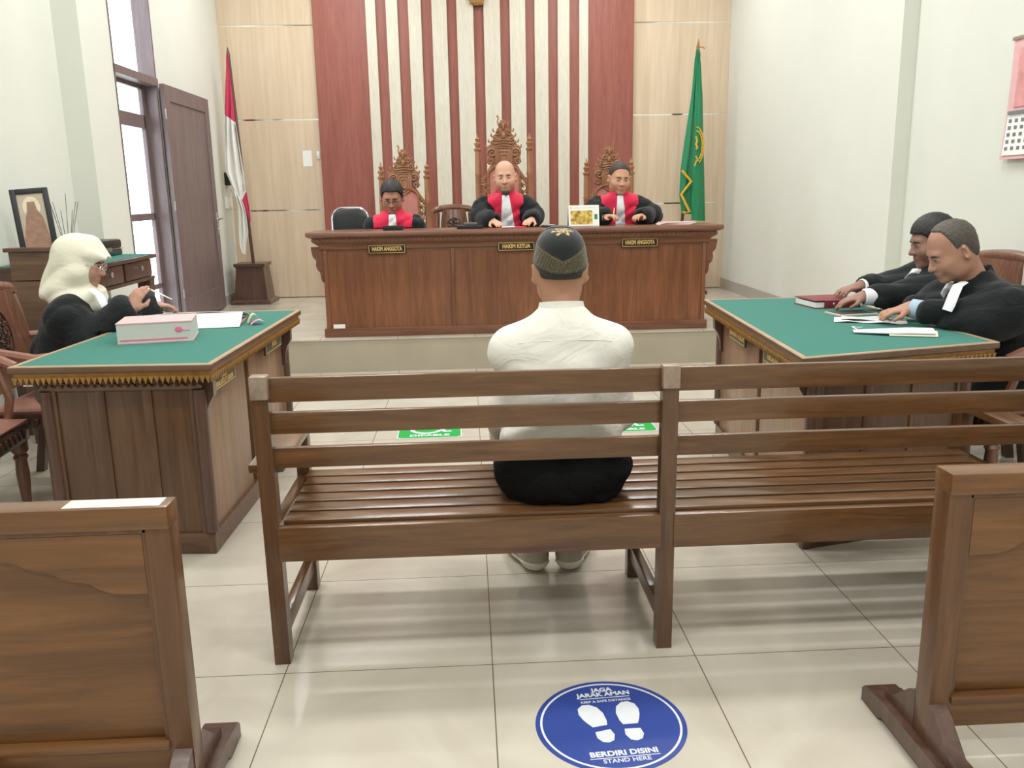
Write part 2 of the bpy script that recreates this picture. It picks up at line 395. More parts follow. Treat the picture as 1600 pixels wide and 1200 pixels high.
# doorway: lined frame, transom bar, glazed outer leaf, open leaf folded against the wall
mb = MB()
mb.box(XO-.005, DY0, 0, -2.525, DY0+.02, DZ1); mb.box(XO-.005, DY1-.03, 0, -2.525, DY1, DZ1)
mb.box(XO-.005, DY0, 2.265, -2.515, DY1, 2.325); mb.box(XO-.005, DY0, DZ1-.05, -2.525, DY1, DZ1)
struct('trim_40', mb, M['doorwood_glare'])
mb = MB(); mb.box(-2.645, DY0+.02, 2.325, -2.639, DY1-.03, DZ1-.05); struct('window_1', mb, M['glass'])
mb = MB(); x0, x1 = -2.652, -2.622
mb.box(x0, DY0+.02, 0, x1, DY0+.07, 2.265); mb.box(x0, DY1-.10, 0, x1, DY1-.03, 2.265)
for z0, z1 in ((0, .12), (.62, .66), (1.19, 1.245), (1.925, 2.03), (2.235, 2.265)): mb.box(x0, DY0+.06, z0, x1, DY1-.08, z1)
d2 = struct('door_2', mb, M['doorwood_glare'])
mb = MB(); mb.box(-2.640, DY0+.06, .05, -2.635, DY1-.09, 2.25); mb.build('pane', M['glass'], d2)
d1 = MB(); L0, L1 = 7.565, 8.80; zt, zb = 2.29, ZP+.012
def leaf(mb, x0, x1):
    mb.box(x0, L0, zb, x1, L0+.12, zt, .004); mb.box(x0, L1-.12, zb, x1, L1, zt, .004)
    mb.box(x0, L0+.12, zb, x1, L1-.12, zb+.22, .003); mb.box(x0, L0+.12, zt-.13, x1, L1-.12, zt, .003); mb.box(x0+.012, L0+.11, zb+.2, x1-.012, L1-.11, zt-.1)
leaf(d1, -2.512, -2.472); door1 = struct('door_1', d1, M['doorwood_glare'])
mb = MB(); mb.box(-2.472, L1-.075, 1.00, -2.466, L1-.035, 1.22, .002); mb.tube([(-2.47, L1-.055, 1.16), (-2.425, L1-.055, 1.16), (-2.42, L1-.06, 1.16), (-2.42, L1-.17, 1.155)], .009); mb.ball((-2.466, L1-.055, 1.06), .012)
mb.build('door_handle', M['steel'], door1)
mb = MB()
for z in (.55, 1.3, 2.05): mb.lathe([(.006, -.04), (.006, .04)], (-2.478, L0-.001, z), 8)
mb.build('hinge', M['steel'], door1)
mb = MB(); mb.box(-16, -4, -.3, -2.91, 24, -.12); mb.box(-2.91, 6.45, -.3, XO-.01, 24, -.12); struct('ground_outside', mb, M['outdoor'])

# ceiling lamps (above the picture)
for (x, y) in LAMPS:
    t = thing('ceiling_lamp', 'white ceiling tube lamp', 'lamp', (x, y, 4.2), 0, 'ceiling tube lamps')
    mb = MB(); mb.box(-.62, -.10, -.06, .62, .10, 0, .005); mb.build('housing', M['plastic'], t)

# small things on the walls
mb = MB(); mb.box(-.048, -.003, -.082, .048, 0, .082); n = mb.build('paper_notice', M['paper']); place(n, (-1.695, YB-.0185, 1.755)); tag(n, 'small white paper notice stuck on the beige veneer wall', 'notice')
mb = MB(); mb.box(-.017, -.012, -.04, .017, 0, .04, .003); n = mb.build('light_switch', M['plastic']); place(n, (-1.577, YB-.0185, 1.79)); tag(n, 'narrow white switch beside the paper notice', 'switch')
mb = MB(); mb.box(-.01, -.022, -.012, .0, .022, .012, .002); mb.build('rocker', M['plastic'], n)
t = thing('wall_socket', 'dark double socket with tangled plugs on left wall behind white flag', 'socket', (-2.53, 9.40, 1.55))
mb = MB(); mb.box(0, -.05, -.06, .05, .05, .07, .006); mb.build('plug', M['black'], t)
mb = MB(); mb.box(0, -.12, -.30, .03, -.03, -.18, .004); mb.box(0, .03, -.29, .028, .10, -.2, .004); mb.build('socket_plate', M['plastic'], t)
mb = MB(); mb.tube([(.03, 0, -.05), (.05, -.05, -.1), (.04, .04, -.14), (.06, -.06, -.18), (.02, -.07, -.25)], .006); mb.tube([(.02, .02, -.05), (.03, .06, -.2), (.02, .06, -1.1)], .005); mb.build('cable', M['plastic'], t)

# wall calendar on the right wall
t = thing('wall_calendar', 'pale pink and white printed wall calendar hanging on right wall', 'calendar', (2.962, 4.71, 1.49))
mb = MB(); mb.sheet(lambda u, v: (-.012-.02*(1-v)**3, -.44*u, .62*v), 6, 12, .002); mb.build('sheet', M['pinkpaper'], t)
mb = MB(); mb.sheet(lambda u, v: (-.016-.02*(1-.4*v)**3, -.02-.40*u, .02+.22*v), 4, 6, .002); mb.build('date_page', M['paper'], t)
mb = MB(); mb.box(-.02, -.45, .615, -.004, .01, .635, .003); mb.build('top_binding', M['steel'], t)
nums = MB()
for r in range(5):
    for c in range(7):
        y, z = -.05-.052*c, .20-.036*r; dx = -.0175-.02*(1-.4*(z-.02)/.22)**3
        nums.box(dx, y-.012, z-.009, dx-.001, y+.012, z+.009)
nums.box(-.030, -.40, .232, -.026, -.03, .25); nums.build('printed_dates', M['ink'], t)
mb = MB(); mb.sheet(lambda u, v: (-.017-.02*(1-v*.9)**3*.2, -.06-.34*u, .27+.30*v), 3, 3, .002); mb.build('printed_picture', plain('faded rose print', s(214, 150, 150), .6, var=.25, scale=12), t)

# ------------------------------------------------------------------ floor stickers
t = thing('floor_sticker', 'round blue floor sticker with white footprints and distance wording', 'sticker', (.337, 1.972, 0), R_(3.5))
mb = MB(); N = 72
mb.loft([[(r*math.cos(2*PI*k/N), r*math.sin(2*PI*k/N), z) for k in range(N)] for r, z in ((.197, 0.0002), (.1965, .0012))]); mb.build('vinyl_disc', M['blue'], t)
mb = MB(); mb.loft([[(r*math.cos(2*PI*k/N), r*math.sin(2*PI*k/N), z) for k in range(N)] for r, z in ((.1785, .0010), (.1785, .0016), (.1845, .0016), (.1845, .0010), (.1785, .0010))], caps=False); mb.build('white_ring', M['vwhite'], t)
def flat(x, y, z=.0016): return Matrix.Translation((x, y, z))
for body, sz, x, y, bo in (('JAGA', .0245, .008, .1535, .0010), ('JARAK AMAN', .0245, .009, .132, .0010), ('KEEP A SAFE DISTANCE', .0132, .009, .1005, .0002), ('BERDIRI DISINI', .0265, .006, -.122, .0010), ('STAND HERE', .0205, .008, -.150, .0003)):
    text('lettering', body, sz, M['vwhite'], t, flat(x, y), .0003, bo)
mb = MB(); mb.box(-.060, .1145, .0012, .078, .1170, .0018); mb.box(-.082, -.1385, .0012, .094, -.1360, .0018); mb.build('rule_line', M['vwhite'], t)
def foot(sx, cx, rot):
    T = Matrix.Translation((cx, -.002, 0)) @ Matrix.Rotation(rot, 4, 'Z') @ Matrix.Diagonal((1.04, 1.08, 1, 1))
    sole = [(-.030, .030), (-.033, .052), (-.028, .074), (-.012, .086), (.006, .084), (.022, .068), (.029, .042), (.027, .010), (.022, -.006), (-.016, -.006), (-.024, .012)]
    heel = [(-.017, -.026), (.023, -.024), (.026, -.046), (.017, -.066), (.002, -.071), (-.012, -.065), (-.020, -.048)]
    for poly in (sole, heel):
        mb = MB(m=T); mb.prism([(x*sx, y) for x, y in (poly if sx > 0 else poly)], .0011, .0017, 'xy'); mb.build('footprint', M['vwhite'], t)
foot(1, -.034, R_(8)); foot(-1, .054, R_(0))
for i, cx in enumerate((-.256, .884)):
    t = thing('access_sticker', ['green wheelchair floor sticker on the left, before the platform', 'green wheelchair floor sticker half hidden behind the white shirted man'][i], 'sticker', (cx, 4.92, 0), R_(1), 'green floor stickers')
    P = []
    for (x, y, a0) in ((.15, .165, 0), (-.15, .165, 90), (-.15, -.165, 180), (.15, -.165, 270)):
        for q in range(5): P.append((x+.03*math.cos(R_(a0+22.5*q)), y+.03*math.sin(R_(a0+22.5*q))))
    mb = MB(); mb.prism([(x*1.03, y*1.03) for x, y in P], .0002, .0008, 'xy'); mb.build('white_border', M['vwhite'], t)
    mb = MB(); mb.prism(P, .0009, .0014, 'xy'); mb.build('green_field', M['sgreen'], t)
    mb = MB(); z = .0018
    mb.tube([(.085*math.cos(a)-.02, -.02+.085*math.sin(a), z) for a in [R_(100+10*q) for q in range(25)]], .013, 6, .04)
    mb.tube([(-.02, .10, z), (-.015, .01, z), (.06, .005, z), (.09, -.08, z), (.125, -.07, z)], .014, 6, .04)
    mb.ball((-.022, .135, z), (.022, .022, .0008), 12, 6); mb.build('wheelchair_symbol', M['vwhite'], t)
    text('lettering', 'DIFABLE', .05, M['vwhite'], t, flat(0, -.15), .0003, .002, sx=1.25)
# ================================================================== main bench
t = thing('long_bench', 'long brown slatted wooden bench with three back rails, seen from behind', 'bench', (.56, 2.55, 0))
PX = (-.586, .560, 1.740)
for i, x in enumerate(PX):
    mb = MB(world=t); mb.prism([(2.335, 0), (2.385, 0), (2.372, .45), (2.352, .878), (2.318, .878), (2.328, .45)], x-.023, x+.023, 'yz'); mb.build('back_post', M['bench_z'], t)
    mb = MB(world=t); mb.box(x-.022, 2.825, 0, x+.022, 2.875, .585 if i != 1 else .425, .003); mb.build('front_leg', M['bench_z'], t)
    mb = MB(world=t); mb.bar((x, 2.36, .10), (x, 2.85, .10), .03, .055, bev=.003); mb.bar((x, 2.36, .40), (x, 2.84, .40), .034, .06, bev=.003); mb.build('side_stretcher', M['bench_y'], t)
    ax = x-.012 if i == 0 else (x if i == 1 else x+.02)
    if i != 1:
        mb = MB(world=t); mb.box(ax-.05, 2.372, .586, ax+.05, 2.89, .612, .006); mb.build('armrest', M['bench_y'], t)
    mb = MB(world=t); mb.box(x-.0245, 2.312, .815, x+.0245, 2.356, .8805, .003)
    if i < 2: mb.build('tape', plain('worn silver tape', s(150, 132, 118), .35, .2, var=.15, scale=60), t)
    else: mb.bm.free()
for a, b in ((PX[0], PX[1]), (PX[1], PX[2])):
    for z0, z1, dy in ((.802, .872, 0), (.709, .772, .004), (.608, .668, .008)):
        mb = MB(world=t); xa = a-.045 if (a == PX[0] and z0 > .8) else a+.018
        mb.box(a+.018, 2.336+dy, z0, b-.018, 2.358+dy, z1, .004); mb.build('back_rail', M['bench_x'], t)
    mb = MB(world=t); mb.box(a+.018, 2.322, .332, b-.018, 2.352, .436, .004); mb.build('rear_apron', M['bench_x'], t)
    mb = MB(world=t); mb.box(a+.018, 2.82, .36, b-.018, 2.845, .425, .004); mb.build('front_apron', M['bench_x'], t)
for k in range(6):
    y0 = 2.357+k*.0805; xl = PX[0]+(.03 if k < 5 else .02)
    mb = MB(world=t); mb.box(xl, y0, .428, PX[2]-.04+.02*(k == 5), y0+.067, .446, .004); mb.build('seat_slat', M['bench_x'], t)

# ================================================================== low panelled barriers in front
def barrier(name, label, x0, x1, y0, y1, ftx, side):
    t = thing(name, label, 'barrier', ((x0+x1)/2, (y0+y1)/2, 0)); zt = .735
    xs = [x0, x1]
    for x in xs:
        d = .052 if x == x0 else -.052
        mb = MB(world=t); mb.box(x, y0, .06, x+d, y1, zt-.045, .004); mb.build('post', M['div_z'], t)
    mb = MB(world=t); mb.box(x0, y0-.004, zt-.05, x1, y1+.004, zt, .005); mb.build('top_rail', M['div_x'], t)
    mb = MB(world=t); mb.box(x0+.05, y0+.004, .10, x1-.05, y1-.004, .165, .004); mb.box(x0+.05, y0-.006, .165, x1-.05, y0+.02, .185, .005); mb.build('bottom_rail', M['div_x'], t)
    mb = MB(world=t); mb.box(x0+.05, y0+.025, .16, x1-.05, y1-.025, zt-.045); mb.build('panel', M['div_x'], t)
    mb = MB(world=t)
    for x in (x0+.05, x1-.062): mb.box(x, y0+.006, .18, x+.012, y1-.006, zt-.05, .003)
    mb.box(x0+.05, y0+.006, zt-.062, x1-.05, y1-.006, zt-.048, .003); mb.build('bead', M['div_z'], t)
    # raised corner overlay with a stepped wavy lower edge, both upper corners
    for sg, xe in ((1, x0+.062), (-1, x1-.062)):
        pts = [(xe, zt-.062), (xe+sg*.40, zt-.062), (xe+sg*.38, zt-.085)]
        px_, z = .37, zt-.088
        for q in range(4):
            for u, w in ((0, 0), (.02, -.001), (.036, -.006), (.05, -.017), (.066, -.024)): pts.append((xe+sg*(px_-u), z+w))
            px_ -= .072; z -= .026
        pts += [(xe+sg*.07, z-.004), (xe, z-.006)]
        mb = MB(world=t); mb.prism(pts, y0+.006, y0+.026, 'xz'); mb.build('carved_overlay', M['div_x'], t)
        mb = MB(world=t); mb.prism(pts, y1-.026, y1-.006, 'xz'); mb.build('carved_overlay', M['div_x'], t)
    for fx in ftx:
        yc = (y0+y1)/2
        prof = [(yc-.25, 0), (yc-.16, 0), (yc-.14, .015), (yc+.14, .015), (yc+.16, 0), (yc+.25, 0), (yc+.25, .035), (yc+.235, .05), (yc+.13, .062), (yc-.13, .062), (yc-.235, .05), (yc-.25, .035)]
        mb = MB(world=t); mb.prism(prof, fx-.042, fx+.042, 'yz'); mb.build('foot', M['dark'], t)
        mb = MB(world=t)
        for sg in (1, -1): mb.prism([(yc+sg*.03, .06), (yc+sg*.17, .06), (yc+sg*.168, .082), (yc+sg*.13, .088), (yc+sg*.06, .15), (yc+sg*.03, .165)], fx-.02, fx+.02, 'yz')
        mb.build('brace', M['dark'], t)
    return t
L = barrier('panelled_barrier', 'low wooden panelled barrier at the left front, taped top rail', -2.0, -.642, 1.717, 1.775, (-.665, -1.09, -1.96), 1)
mb = MB(world=L); mb.box(-.86, 1.722, .7352, -.66, 1.770, .7362); mb.box(-.80, 1.73, .7363, -.74, 1.762, .7368); mb.build('clear_tape', plain('shiny clear tape', s(216, 214, 206), .15, var=.1, scale=20), L)
barrier('panelled_barrier', 'low wooden panelled barrier at the right front, beside the bench end', 1.055, 2.5, 1.749, 1.813, (1.075, 2.46), -1)

# ================================================================== generic table with carved edge
def inset(poly, d):
    n = len(poly); P = [Vector(p) for p in poly]; out = []
    for i in range(n):
        e0 = (P[i]-P[i-1]).normalized(); e1 = (P[(i+1) % n]-P[i]).normalized(); n0 = Vector((e0.y, -e0.x)); n1 = Vector((e1.y, -e1.x))
        p = P[i]-(n0+n1)*(d/(1+n0.dot(n1))); out.append((p.x, p.y))
    return out
def edge_pts(poly, i, step):
    a, b = Vector(poly[i]), Vector(poly[(i+1) % len(poly)]); L = (b-a).length; n = max(1, round(L/step)); e = (b-a)/L
    return [(a+e*(L*(k+.5)/n), e, Vector((e.y, -e.x)), L/n) for k in range(n)]
def counsel_table(label, top, h, plates, splits, inner):
    cx = sum(p[0] for p in top)/4; cy = sum(p[1] for p in top)/4
    t = thing('counsel_table', label, 'table', (cx, cy, 0)); body = inset(top, .085)
    # body panels: near, inner and outer faces as thin boards; inner face split by a recessed gap
    names = ['near', 'right', 'far', 'left']
    for i in range(4):
        a, b = Vector(body[i]), Vector(body[(i+1) % 4]); e = (b-a).normalized(); nn = Vector((e.y, -e.x)); L = (b-a).length
        segs = [(0, L)]
        if i == inner: s0 = splits*L; segs = [(0, s0-.03), (s0+.03, L)]
        for (q0, q1) in segs:
            p, q = a+e*q0-nn*.012, a+e*q1-nn*.012
            mb = MB(world=t); mb.bar((p.x, p.y, .375), (q.x, q.y, .375), .024, .61, bev=.003)
            if i == (inner+2) % 4: mb.bm.free(); continue          # open on the sitters' side
            mb.build('side_panel' if i != 2 else 'back_panel', M['table_z'] if i in (0, 2) else M['table_zy_lit'], t)
        if i == inner:
            p, q = a+e*(splits*L-.035)-nn*.05, a+e*(splits*L+.035)-nn*.05
            mb = MB(world=t); mb.bar((p.x, p.y, .36), (q.x, q.y, .36), .02, .66); mb.build('recess', M['dark'], t)
        if i == 0:
            mb = MB(world=t)
            for f in (.02, .35, .66, .98):
                p = a+e*(L*f)+nn*.002; mb.bar((p.x, p.y, .07), (p.x, p.y, .66), .05 if f in (.02, .98) else .035, .012, up=(nn.x, nn.y, 0), bev=.003)
            mb.build('stile', M['table_z'], t)
    for i in range(4):
        if i == (inner+2) % 4: continue
        a, b = Vector(body[i]), Vector(body[(i+1) % 4]); e = (b-a).normalized(); nn = Vector((e.y, -e.x)); p, q = a-e*.012-nn*.004, b+e*.012-nn*.004
        mb = MB(world=t); mb.bar((p.x, p.y, .0425), (q.x, q.y, .0425), .032, .085, bev=.006); mb.build('plinth', M['table_x'], t)
    for i in range(4):
        p = Vector(body[i]); mb = MB(world=t); mb.lathe([(.024, .09), (.026, .1), (.026, .64), (.024, .66)], (p.x*1.0, p.y, 0), 10); mb.build('corner_post', M['dark'], t)
    mb = MB(world=t); mb.molding(body, [(-.05, .655), (.0, .655), (.012, .662), (.018, .67), (.02, .70), (.035, .712), (-.05, .712)]); mb.build('frieze', M['table_x'], t)
    mb = MB(world=t)
    for i in range(4):
        for p, e, nn, d in edge_pts(inset(body, -.022), i, .062):
            A = math.atan2(e.y, e.x); T = Matrix.Translation((p.x, p.y, .684)) @ Matrix.Rotation(A, 4, 'Z')
            mb.tube([T @ Vector((d*.46*math.cos(a), 0, .014*math.sin(a)-.006)) for a in [R_(q) for q in range(0, 181, 30)]], .0045, 5)
            mb.ball((0, 0, -.002), (.008, .005, .008), 6, 4, T)
    mb.build('carved_waves', M['carve_d'], t)
    mb = MB(world=t); mb.molding(body, [(.0, .708), (.05, .712), (.072, .722), (.074, .744), (.0, .746)]); mb.build('fringe_band', M['gold'], t)
    mb = MB(world=t); o2 = inset(body, -.076)
    for i in range(4):
        for p, e, nn, d in edge_pts(o2, i, .021):
            q = [p-e*d*.48, p+e*d*.48, p]
            zz = (.728, .728, .700)
            A = [mb.v((u.x-nn.x*.004, u.y-nn.y*.004, z)) for u, z in zip(q, zz)]; B = [mb.v((u.x+nn.x*.004, u.y+nn.y*.004, z)) for u, z in zip(q, zz)]
            mb.f(A); mb.f(B[::-1])
            for k in range(3): mb.f([A[k], B[k], B[(k+1) % 3], A[(k+1) % 3]])
    mb.build('scalloped_fringe', M['gold'], t)
    mb = MB(world=t); mb.molding(top, [(-.10, .744), (-.004, .744), (0, .748), (0, .764), (-.003, h), (-.02, h), (-.022, h-.003), (-.10, h-.003)]); mb.build('tabletop', M['table_x'], t)
    mb = MB(world=t); mb.molding(top, [(-.022, h-.004), (-.0205, h+.0012), (-.002, h+.0012), (-.0005, h-.008), (-.022, h-.004)]) if False else mb.loft([[(p[0], p[1], z) for p in inset(top, dd)] for dd, z in ((.022, h-.003), (.02, h+.0015), (.003, h+.0015), (0.0005, h-.002), (.022, h-.003))], caps=False)
    mb.build('top_rim', M['rim'], t)
    mb = MB(world=t); mb.prism(inset(top, .0215), h-.004, h, 'xy'); mb.build('felt', M['felt'], t)
    for i, (xf, yf) in enumerate(((0, 1), (1, 1))):
        pass
    for i in (0, 1, 2, 3):                      # scrolled corner brackets under the moulding
        p = Vector(body[i]); c = Vector((cx, cy)); d = Vector((1 if p.x > cx else -1, 0))
        T = Matrix.Translation((p.x, p.y+(.03 if p.y < cy else -.03), 0))
        mb = MB(world=t, m=T); sg = d.x; mb.prism([(0, .50), (sg*.015, .51), (sg*.018, .56), (sg*.03, .60), (sg*.05, .63), (sg*.052, .708), (0, .708)], -.02, .02, 'xz'); mb.build('bracket', M['dark'], t)
    for (f, body_t) in plates:
        a, b = Vector(body[inner]), Vector(body[(inner+1) % 4]); e = (b-a).normalized(); nn = Vector((e.y, -e.x)); p = a+e*((b-a).length*f)+nn*.040
        A = math.atan2(e.y, e.x); T = Matrix.Translation((p.x, p.y, .667)) @ Matrix.Rotation(A, 4, 'Z')
        mb = MB(world=t); mb.box(-.15, 0, -.036, .15, .012, .036, .003, T); pt = mb.build('nameplate', M['olive'], t)
        mb = MB(world=t)
        for x0, z0, x1, z1 in ((-.143, .027, .143, .030), (-.143, -.030, .143, -.027), (-.143, -.03, -.14, .03), (.14, -.03, .143, .03)): mb.box(x0, -.001, z0, x1, .002, z1, 0, T)
        mb.build('border', M['brass'], pt)
        lines = body_t.split('|')
        for q, ln in enumerate(lines):
            zz = (.013-.026*q) if len(lines) > 1 else 0
            text('lettering', ln, .03 if len(lines) > 1 else .036, M['brass'], pt, WM[t.name].inverted() @ T @ Matrix.Translation((0, -.0015, zz)) @ Matrix.Rotation(PI/2, 4, 'X'), .0006, .001, sx=.85)
    return t
TL = counsel_table('prosecutor table on the left with green felt top and gilded edge', [(-1.69, 3.14), (-.945, 3.10), (-.90, 4.58), (-1.62, 4.60)], .77, [(.14, 'JAKSA|PENUNTUT UMUM'), (.74, 'JAKSA')], .475, 1)
TR = counsel_table('defence table on the right with green felt top and gilded edge', [(1.17, 2.91), (2.02, 3.12), (2.0, 4.60), (1.28, 4.61)], .77, [(.33, 'PENASIHAT HUKUM'), (.74, 'TERDAKWA')], .52, 3)
mb = MB(world=TL); mb.box(-1.675, 3.205, .684, -1.64, 3.208, .69); mb.build('label_sticker', M['paper'], TL)

# ================================================================== judges' long desk
t = thing('judges_desk', 'long reddish teak judges desk with carved cornice on the platform', 'desk', (.378, 7.0, ZP))
X0, X1, Y0, Y1 = -1.13, 1.885, 6.75, 7.04
cut = [X0, -.125, .88, X1]
for a, b in zip(cut[:-1], cut[1:]):
    mb = MB(world=t); mb.box(a+.001, Y0, ZP+.05, b-.001, Y0+.025, .965); mb.build('front_panel', M['desk'], t)
for x in (X0, X1-.025):
    mb = MB(world=t); mb.box(x, Y0+.026, ZP+.05, x+.025, Y1, .965); mb.build('end_panel', M['desk'], t)
for x in (X0+.02, -.125, .88, X1-.02):
    mb = MB(world=t); mb.box(x-.014, Y0-.012, ZP+.055, x+.014, Y0+.01, .95, .004); mb.build('stile', M['desk'], t)
for a, b in (((X0-.018, Y0-.002), (X1+.018, Y0-.002)), ((X0-.002, Y0+.014), (X0-.002, Y1)), ((X1+.002, Y0+.014), (X1+.002, Y1))):
    mb = MB(world=t); mb.bar((*a, ZP+.035), (*b, ZP+.035), .032, .07, bev=.006); mb.build('plinth', M['desk_x'], t)
mb = MB(world=t); mb.molding([(X0, Y0), (X1, Y0), (X1, Y1), (X0, Y1)], [(-.04, .93), (.002, .93), (.004, .95), (.02, .955), (.024, .985), (.05, 1.005), (.062, 1.012), (.062, 1.040), (.085, 1.048), (.09, 1.055), (-.04, 1.055)]); mb.build('cornice', M['desk_x'], t)
mb = MB(world=t); mb.molding([(X0, Y0), (X1, Y0), (X1, Y1), (X0, Y1)], [(-.05, 1.054), (.095, 1.054), (.104, 1.062), (.104, 1.082), (.098, 1.090), (-.05, 1.090)]); mb.build('desktop', M['desk_x'], t)
mb = MB(world=t)
for i in (0, 1, 3):
    for p, e, nn, d in edge_pts(inset([(X0, Y0), (X1, Y0), (X1, Y1), (X0, Y1)], -.064), i, .034):
        T = Matrix.Translation((p.x, p.y, 1.027)) @ Matrix.Rotation(math.atan2(e.y, e.x), 4, 'Z') @ Matrix.Rotation(R_(35), 4, 'Y')
        mb.ball((0, 0, 0), (.009, .008, .017), 6, 5, T)
mb.build('rope_carving', M['desk_x'], t)
for x, sg in ((X0, -1), (X1, 1)):
    prof = [(x, .70), (x+sg*.012, .705), (x+sg*.02, .73), (x+sg*.026, .78), (x+sg*.045, .80), (x+sg*.055, .83), (x+sg*.05, .87), (x+sg*.075, .90), (x+sg*.085, .955), (x+sg*.085, .975), (x, .975)]
    mb = MB(world=t); mb.prism(prof, Y0+.0, Y0+.06, 'xz'); mb.build('corbel', M['desk_x'], t)
for xc, zc, body in ((-.628, .952, 'HAKIM ANGGOTA'), (.375, .952, 'HAKIM KETUA'), (1.346, .962, 'HAKIM ANGGOTA')):
    mb = MB(world=t); mb.box(xc-.146, Y0-.030, zc-.037, xc+.146, Y0-.012, zc+.037, .003); p = mb.build('nameplate', M['plate'], t)
    mb = MB(world=t)
    for x0, z0, x1, z1 in ((-.14, .027, .14, .031), (-.14, -.031, .14, -.027), (-.14, -.031, -.136, .031), (.136, -.031, .14, .031)): mb.box(xc+x0, Y0-.0325, zc+z0, xc+x1, Y0-.0295, zc+z1)
    mb.build('border', M['brass'], p)
    text('lettering', body, .044, M['brass'], p, WM[t.name].inverted() @ Matrix.Translation((xc, Y0-.0315, zc)) @ Matrix.Rotation(PI/2, 4, 'X'), .0008, .0018, sx=.63 if len(body) > 11 else .76)
mb = MB(world=t); mb.box(-1.077, Y0-.013, .338, -.986, Y0-.0105, .371); mb.box(-1.07, Y0-.0138, .35, -1.06, Y0-.0128, .36); mb.build('inventory_sticker', M['paper'], t)

# ================================================================== chairs
def arm_chair(label, loc, rotz, hgt=.98, group=None, seat_z=.45, w=.27):
    """carved armchair, sits facing +y"""
    t = thing('carved_armchair', label, 'chair', loc, rotz, group)
    mb = MB()
    mb.sheet(lambda u, v: ((u-.5)*2*w*(1-.05*v), -.22+.47*(1-v), seat_z-.015+.04*(1-(2*u-1)**4)*(1-(2*v-1)**4)), 12, 10, -.03); mb.build('seat', M['leather'], t)
    mb = MB()
    mb.box(-w, .215, seat_z-.105, w, .25, seat_z-.03, .006); mb.box(-w, -.23, seat_z-.09, -w+.04, .23, seat_z-.03, .005); mb.box(w-.04, -.23, seat_z-.09, w, .23, seat_z-.03, .005); mb.box(-w, -.25, seat_z-.09, w, -.21, seat_z-.03, .005)
    for q in range(int((2*w-.1)/.044)+1): mb.ball((-w+.05+q*.044, .252, seat_z-.07), (.016, .008, .022), 7, 5)
    for sg in (-1, 1):
        for q in range(9): mb.ball((sg*(w+.002), -.18+q*.045, seat_z-.062), (.008, .016, .018), 7, 5)
    mb.build('seat_frame', M['carve_d'], t)
    for sg in (-1, 1):
        z1 = seat_z-.09
        mb = MB(); mb.lathe([(.016, 0), (.022, .01), (.026, .035), (.018, .06), (.021, .10), (.028, .2), (.024, z1-.10), (.032, z1-.085), (.024, z1-.07), (.036, z1-.055), (.036, z1)], (sg*(w-.035), .215, 0), 12); mb.build('front_leg', M['chairwood'], t)
        mb = MB(); mb.loft([[(sg*(w-.03)+dx, yy+dy, z) for dx, dy in ((-.02, -.02), (.02, -.02), (.02, .02), (-.02, .02))] for z, yy in ((0, -.27), (.25, -.225), (seat_z, -.225))]); mb.build('rear_leg', M['dark'], t)
    def by(z): return -.225-.16*max(0, (z-seat_z))**1.3     # backward rake
    def slab(pts, th, f0=0):
        return [[(x, by(z)+f0, z) for x, z in pts], [(x, by(z)+f0+th, z) for x, z in pts]]
    zt = hgt
    for sg in (-1, 1):
        mb = MB(); mb.tube([(sg*(w-.03+.01*math.sin(q*PI/6)), by(seat_z+(zt-seat_z)*q/6), seat_z-.03+(zt-.05-seat_z+.03)*q/6) for q in range(7)], [.022, .022, .021, .02, .022, .024, .022], 8); mb.build('back_stile', M['chairwood'], t)
    mb = MB()
    mb.sheet(lambda u, v: ((2*u-1)*(w-.05)*(.72+.28*math.sin(PI*min(1, .2+v*.7)))*1.0, by(seat_z+.04+v*(zt-.06-seat_z))+.012-.02*(1-(2*u-1)**2), seat_z+.04+v*(zt-.06-seat_z)), 10, 12, .018); mb.build('back_panel', M['chairwood'], t)
    mb = MB(); n = 14
    mb.tube([((2*q/n-1)*(w+.02), by(zt)-.01-.02*(1-(2*q/n-1)**2), zt-.03+.03*(1-(2*q/n-1)**2)-.012*(q in (0, n))) for q in range(n+1)], [.02]+[.032]*(n-1)+[.02], 10); mb.build('top_rail', M['chairwood'], t)
    mb = MB(); zc = (seat_z+zt)/2+.03; k = 0
    mb.tube([(.088*math.cos(a), by(zc+.13*math.sin(a))+.012, zc+.13*math.sin(a)) for a in [R_(15*q) for q in range(25)]], .006, 6)
    rr = random.Random(3)
    for q in range(46):
        a = q*2.4; rad = math.sqrt((q+.5)/46); x, z = .078*rad*math.cos(a), zc+.118*rad*math.sin(a)
        T = Matrix.Translation((x, by(z)+.012, z)) @ Matrix.Rotation(a*1.7, 4, 'Y')
        mb.tube([T @ Vector((.014*math.cos(b)*(1-b/9), 0, .014*math.sin(b)*(1-b/9))) for b in [.7*c for c in range(8)]], .0042, 5)
        mb.ball((0, .003, 0), (.006, .005, .006), 6, 4, T)
    mb.build('carved_oval', M['carve_d'], t)
    for sg in (-1, 1):
        mb = MB(); za = seat_z+.23
        mb.tube([(sg*(w-.025), by(za)+.01, za+.03), (sg*(w+.015), -.12, za+.03), (sg*(w+.03), .05, za), (sg*(w+.025), .17, za+.008), (sg*(w+.02), .215, za-.012), (sg*(w+.02), .20, za-.035)], [.018, .021, .022, .026, .024, .012], 8); mb.build('armrest', M['leather'], t)
        mb = MB(); mb.tube([(sg*(w-.02), .17, seat_z-.06), (sg*(w+.0), .19, seat_z+.08), (sg*(w+.012), .15, za-.005)], [.018, .02, .016], 8); mb.build('arm_support', M['chairwood'], t)
    return t
CW = arm_chair('carved armchair the white scarfed woman sits on', (-1.965, 4.10, 0), R_(-90), .965)
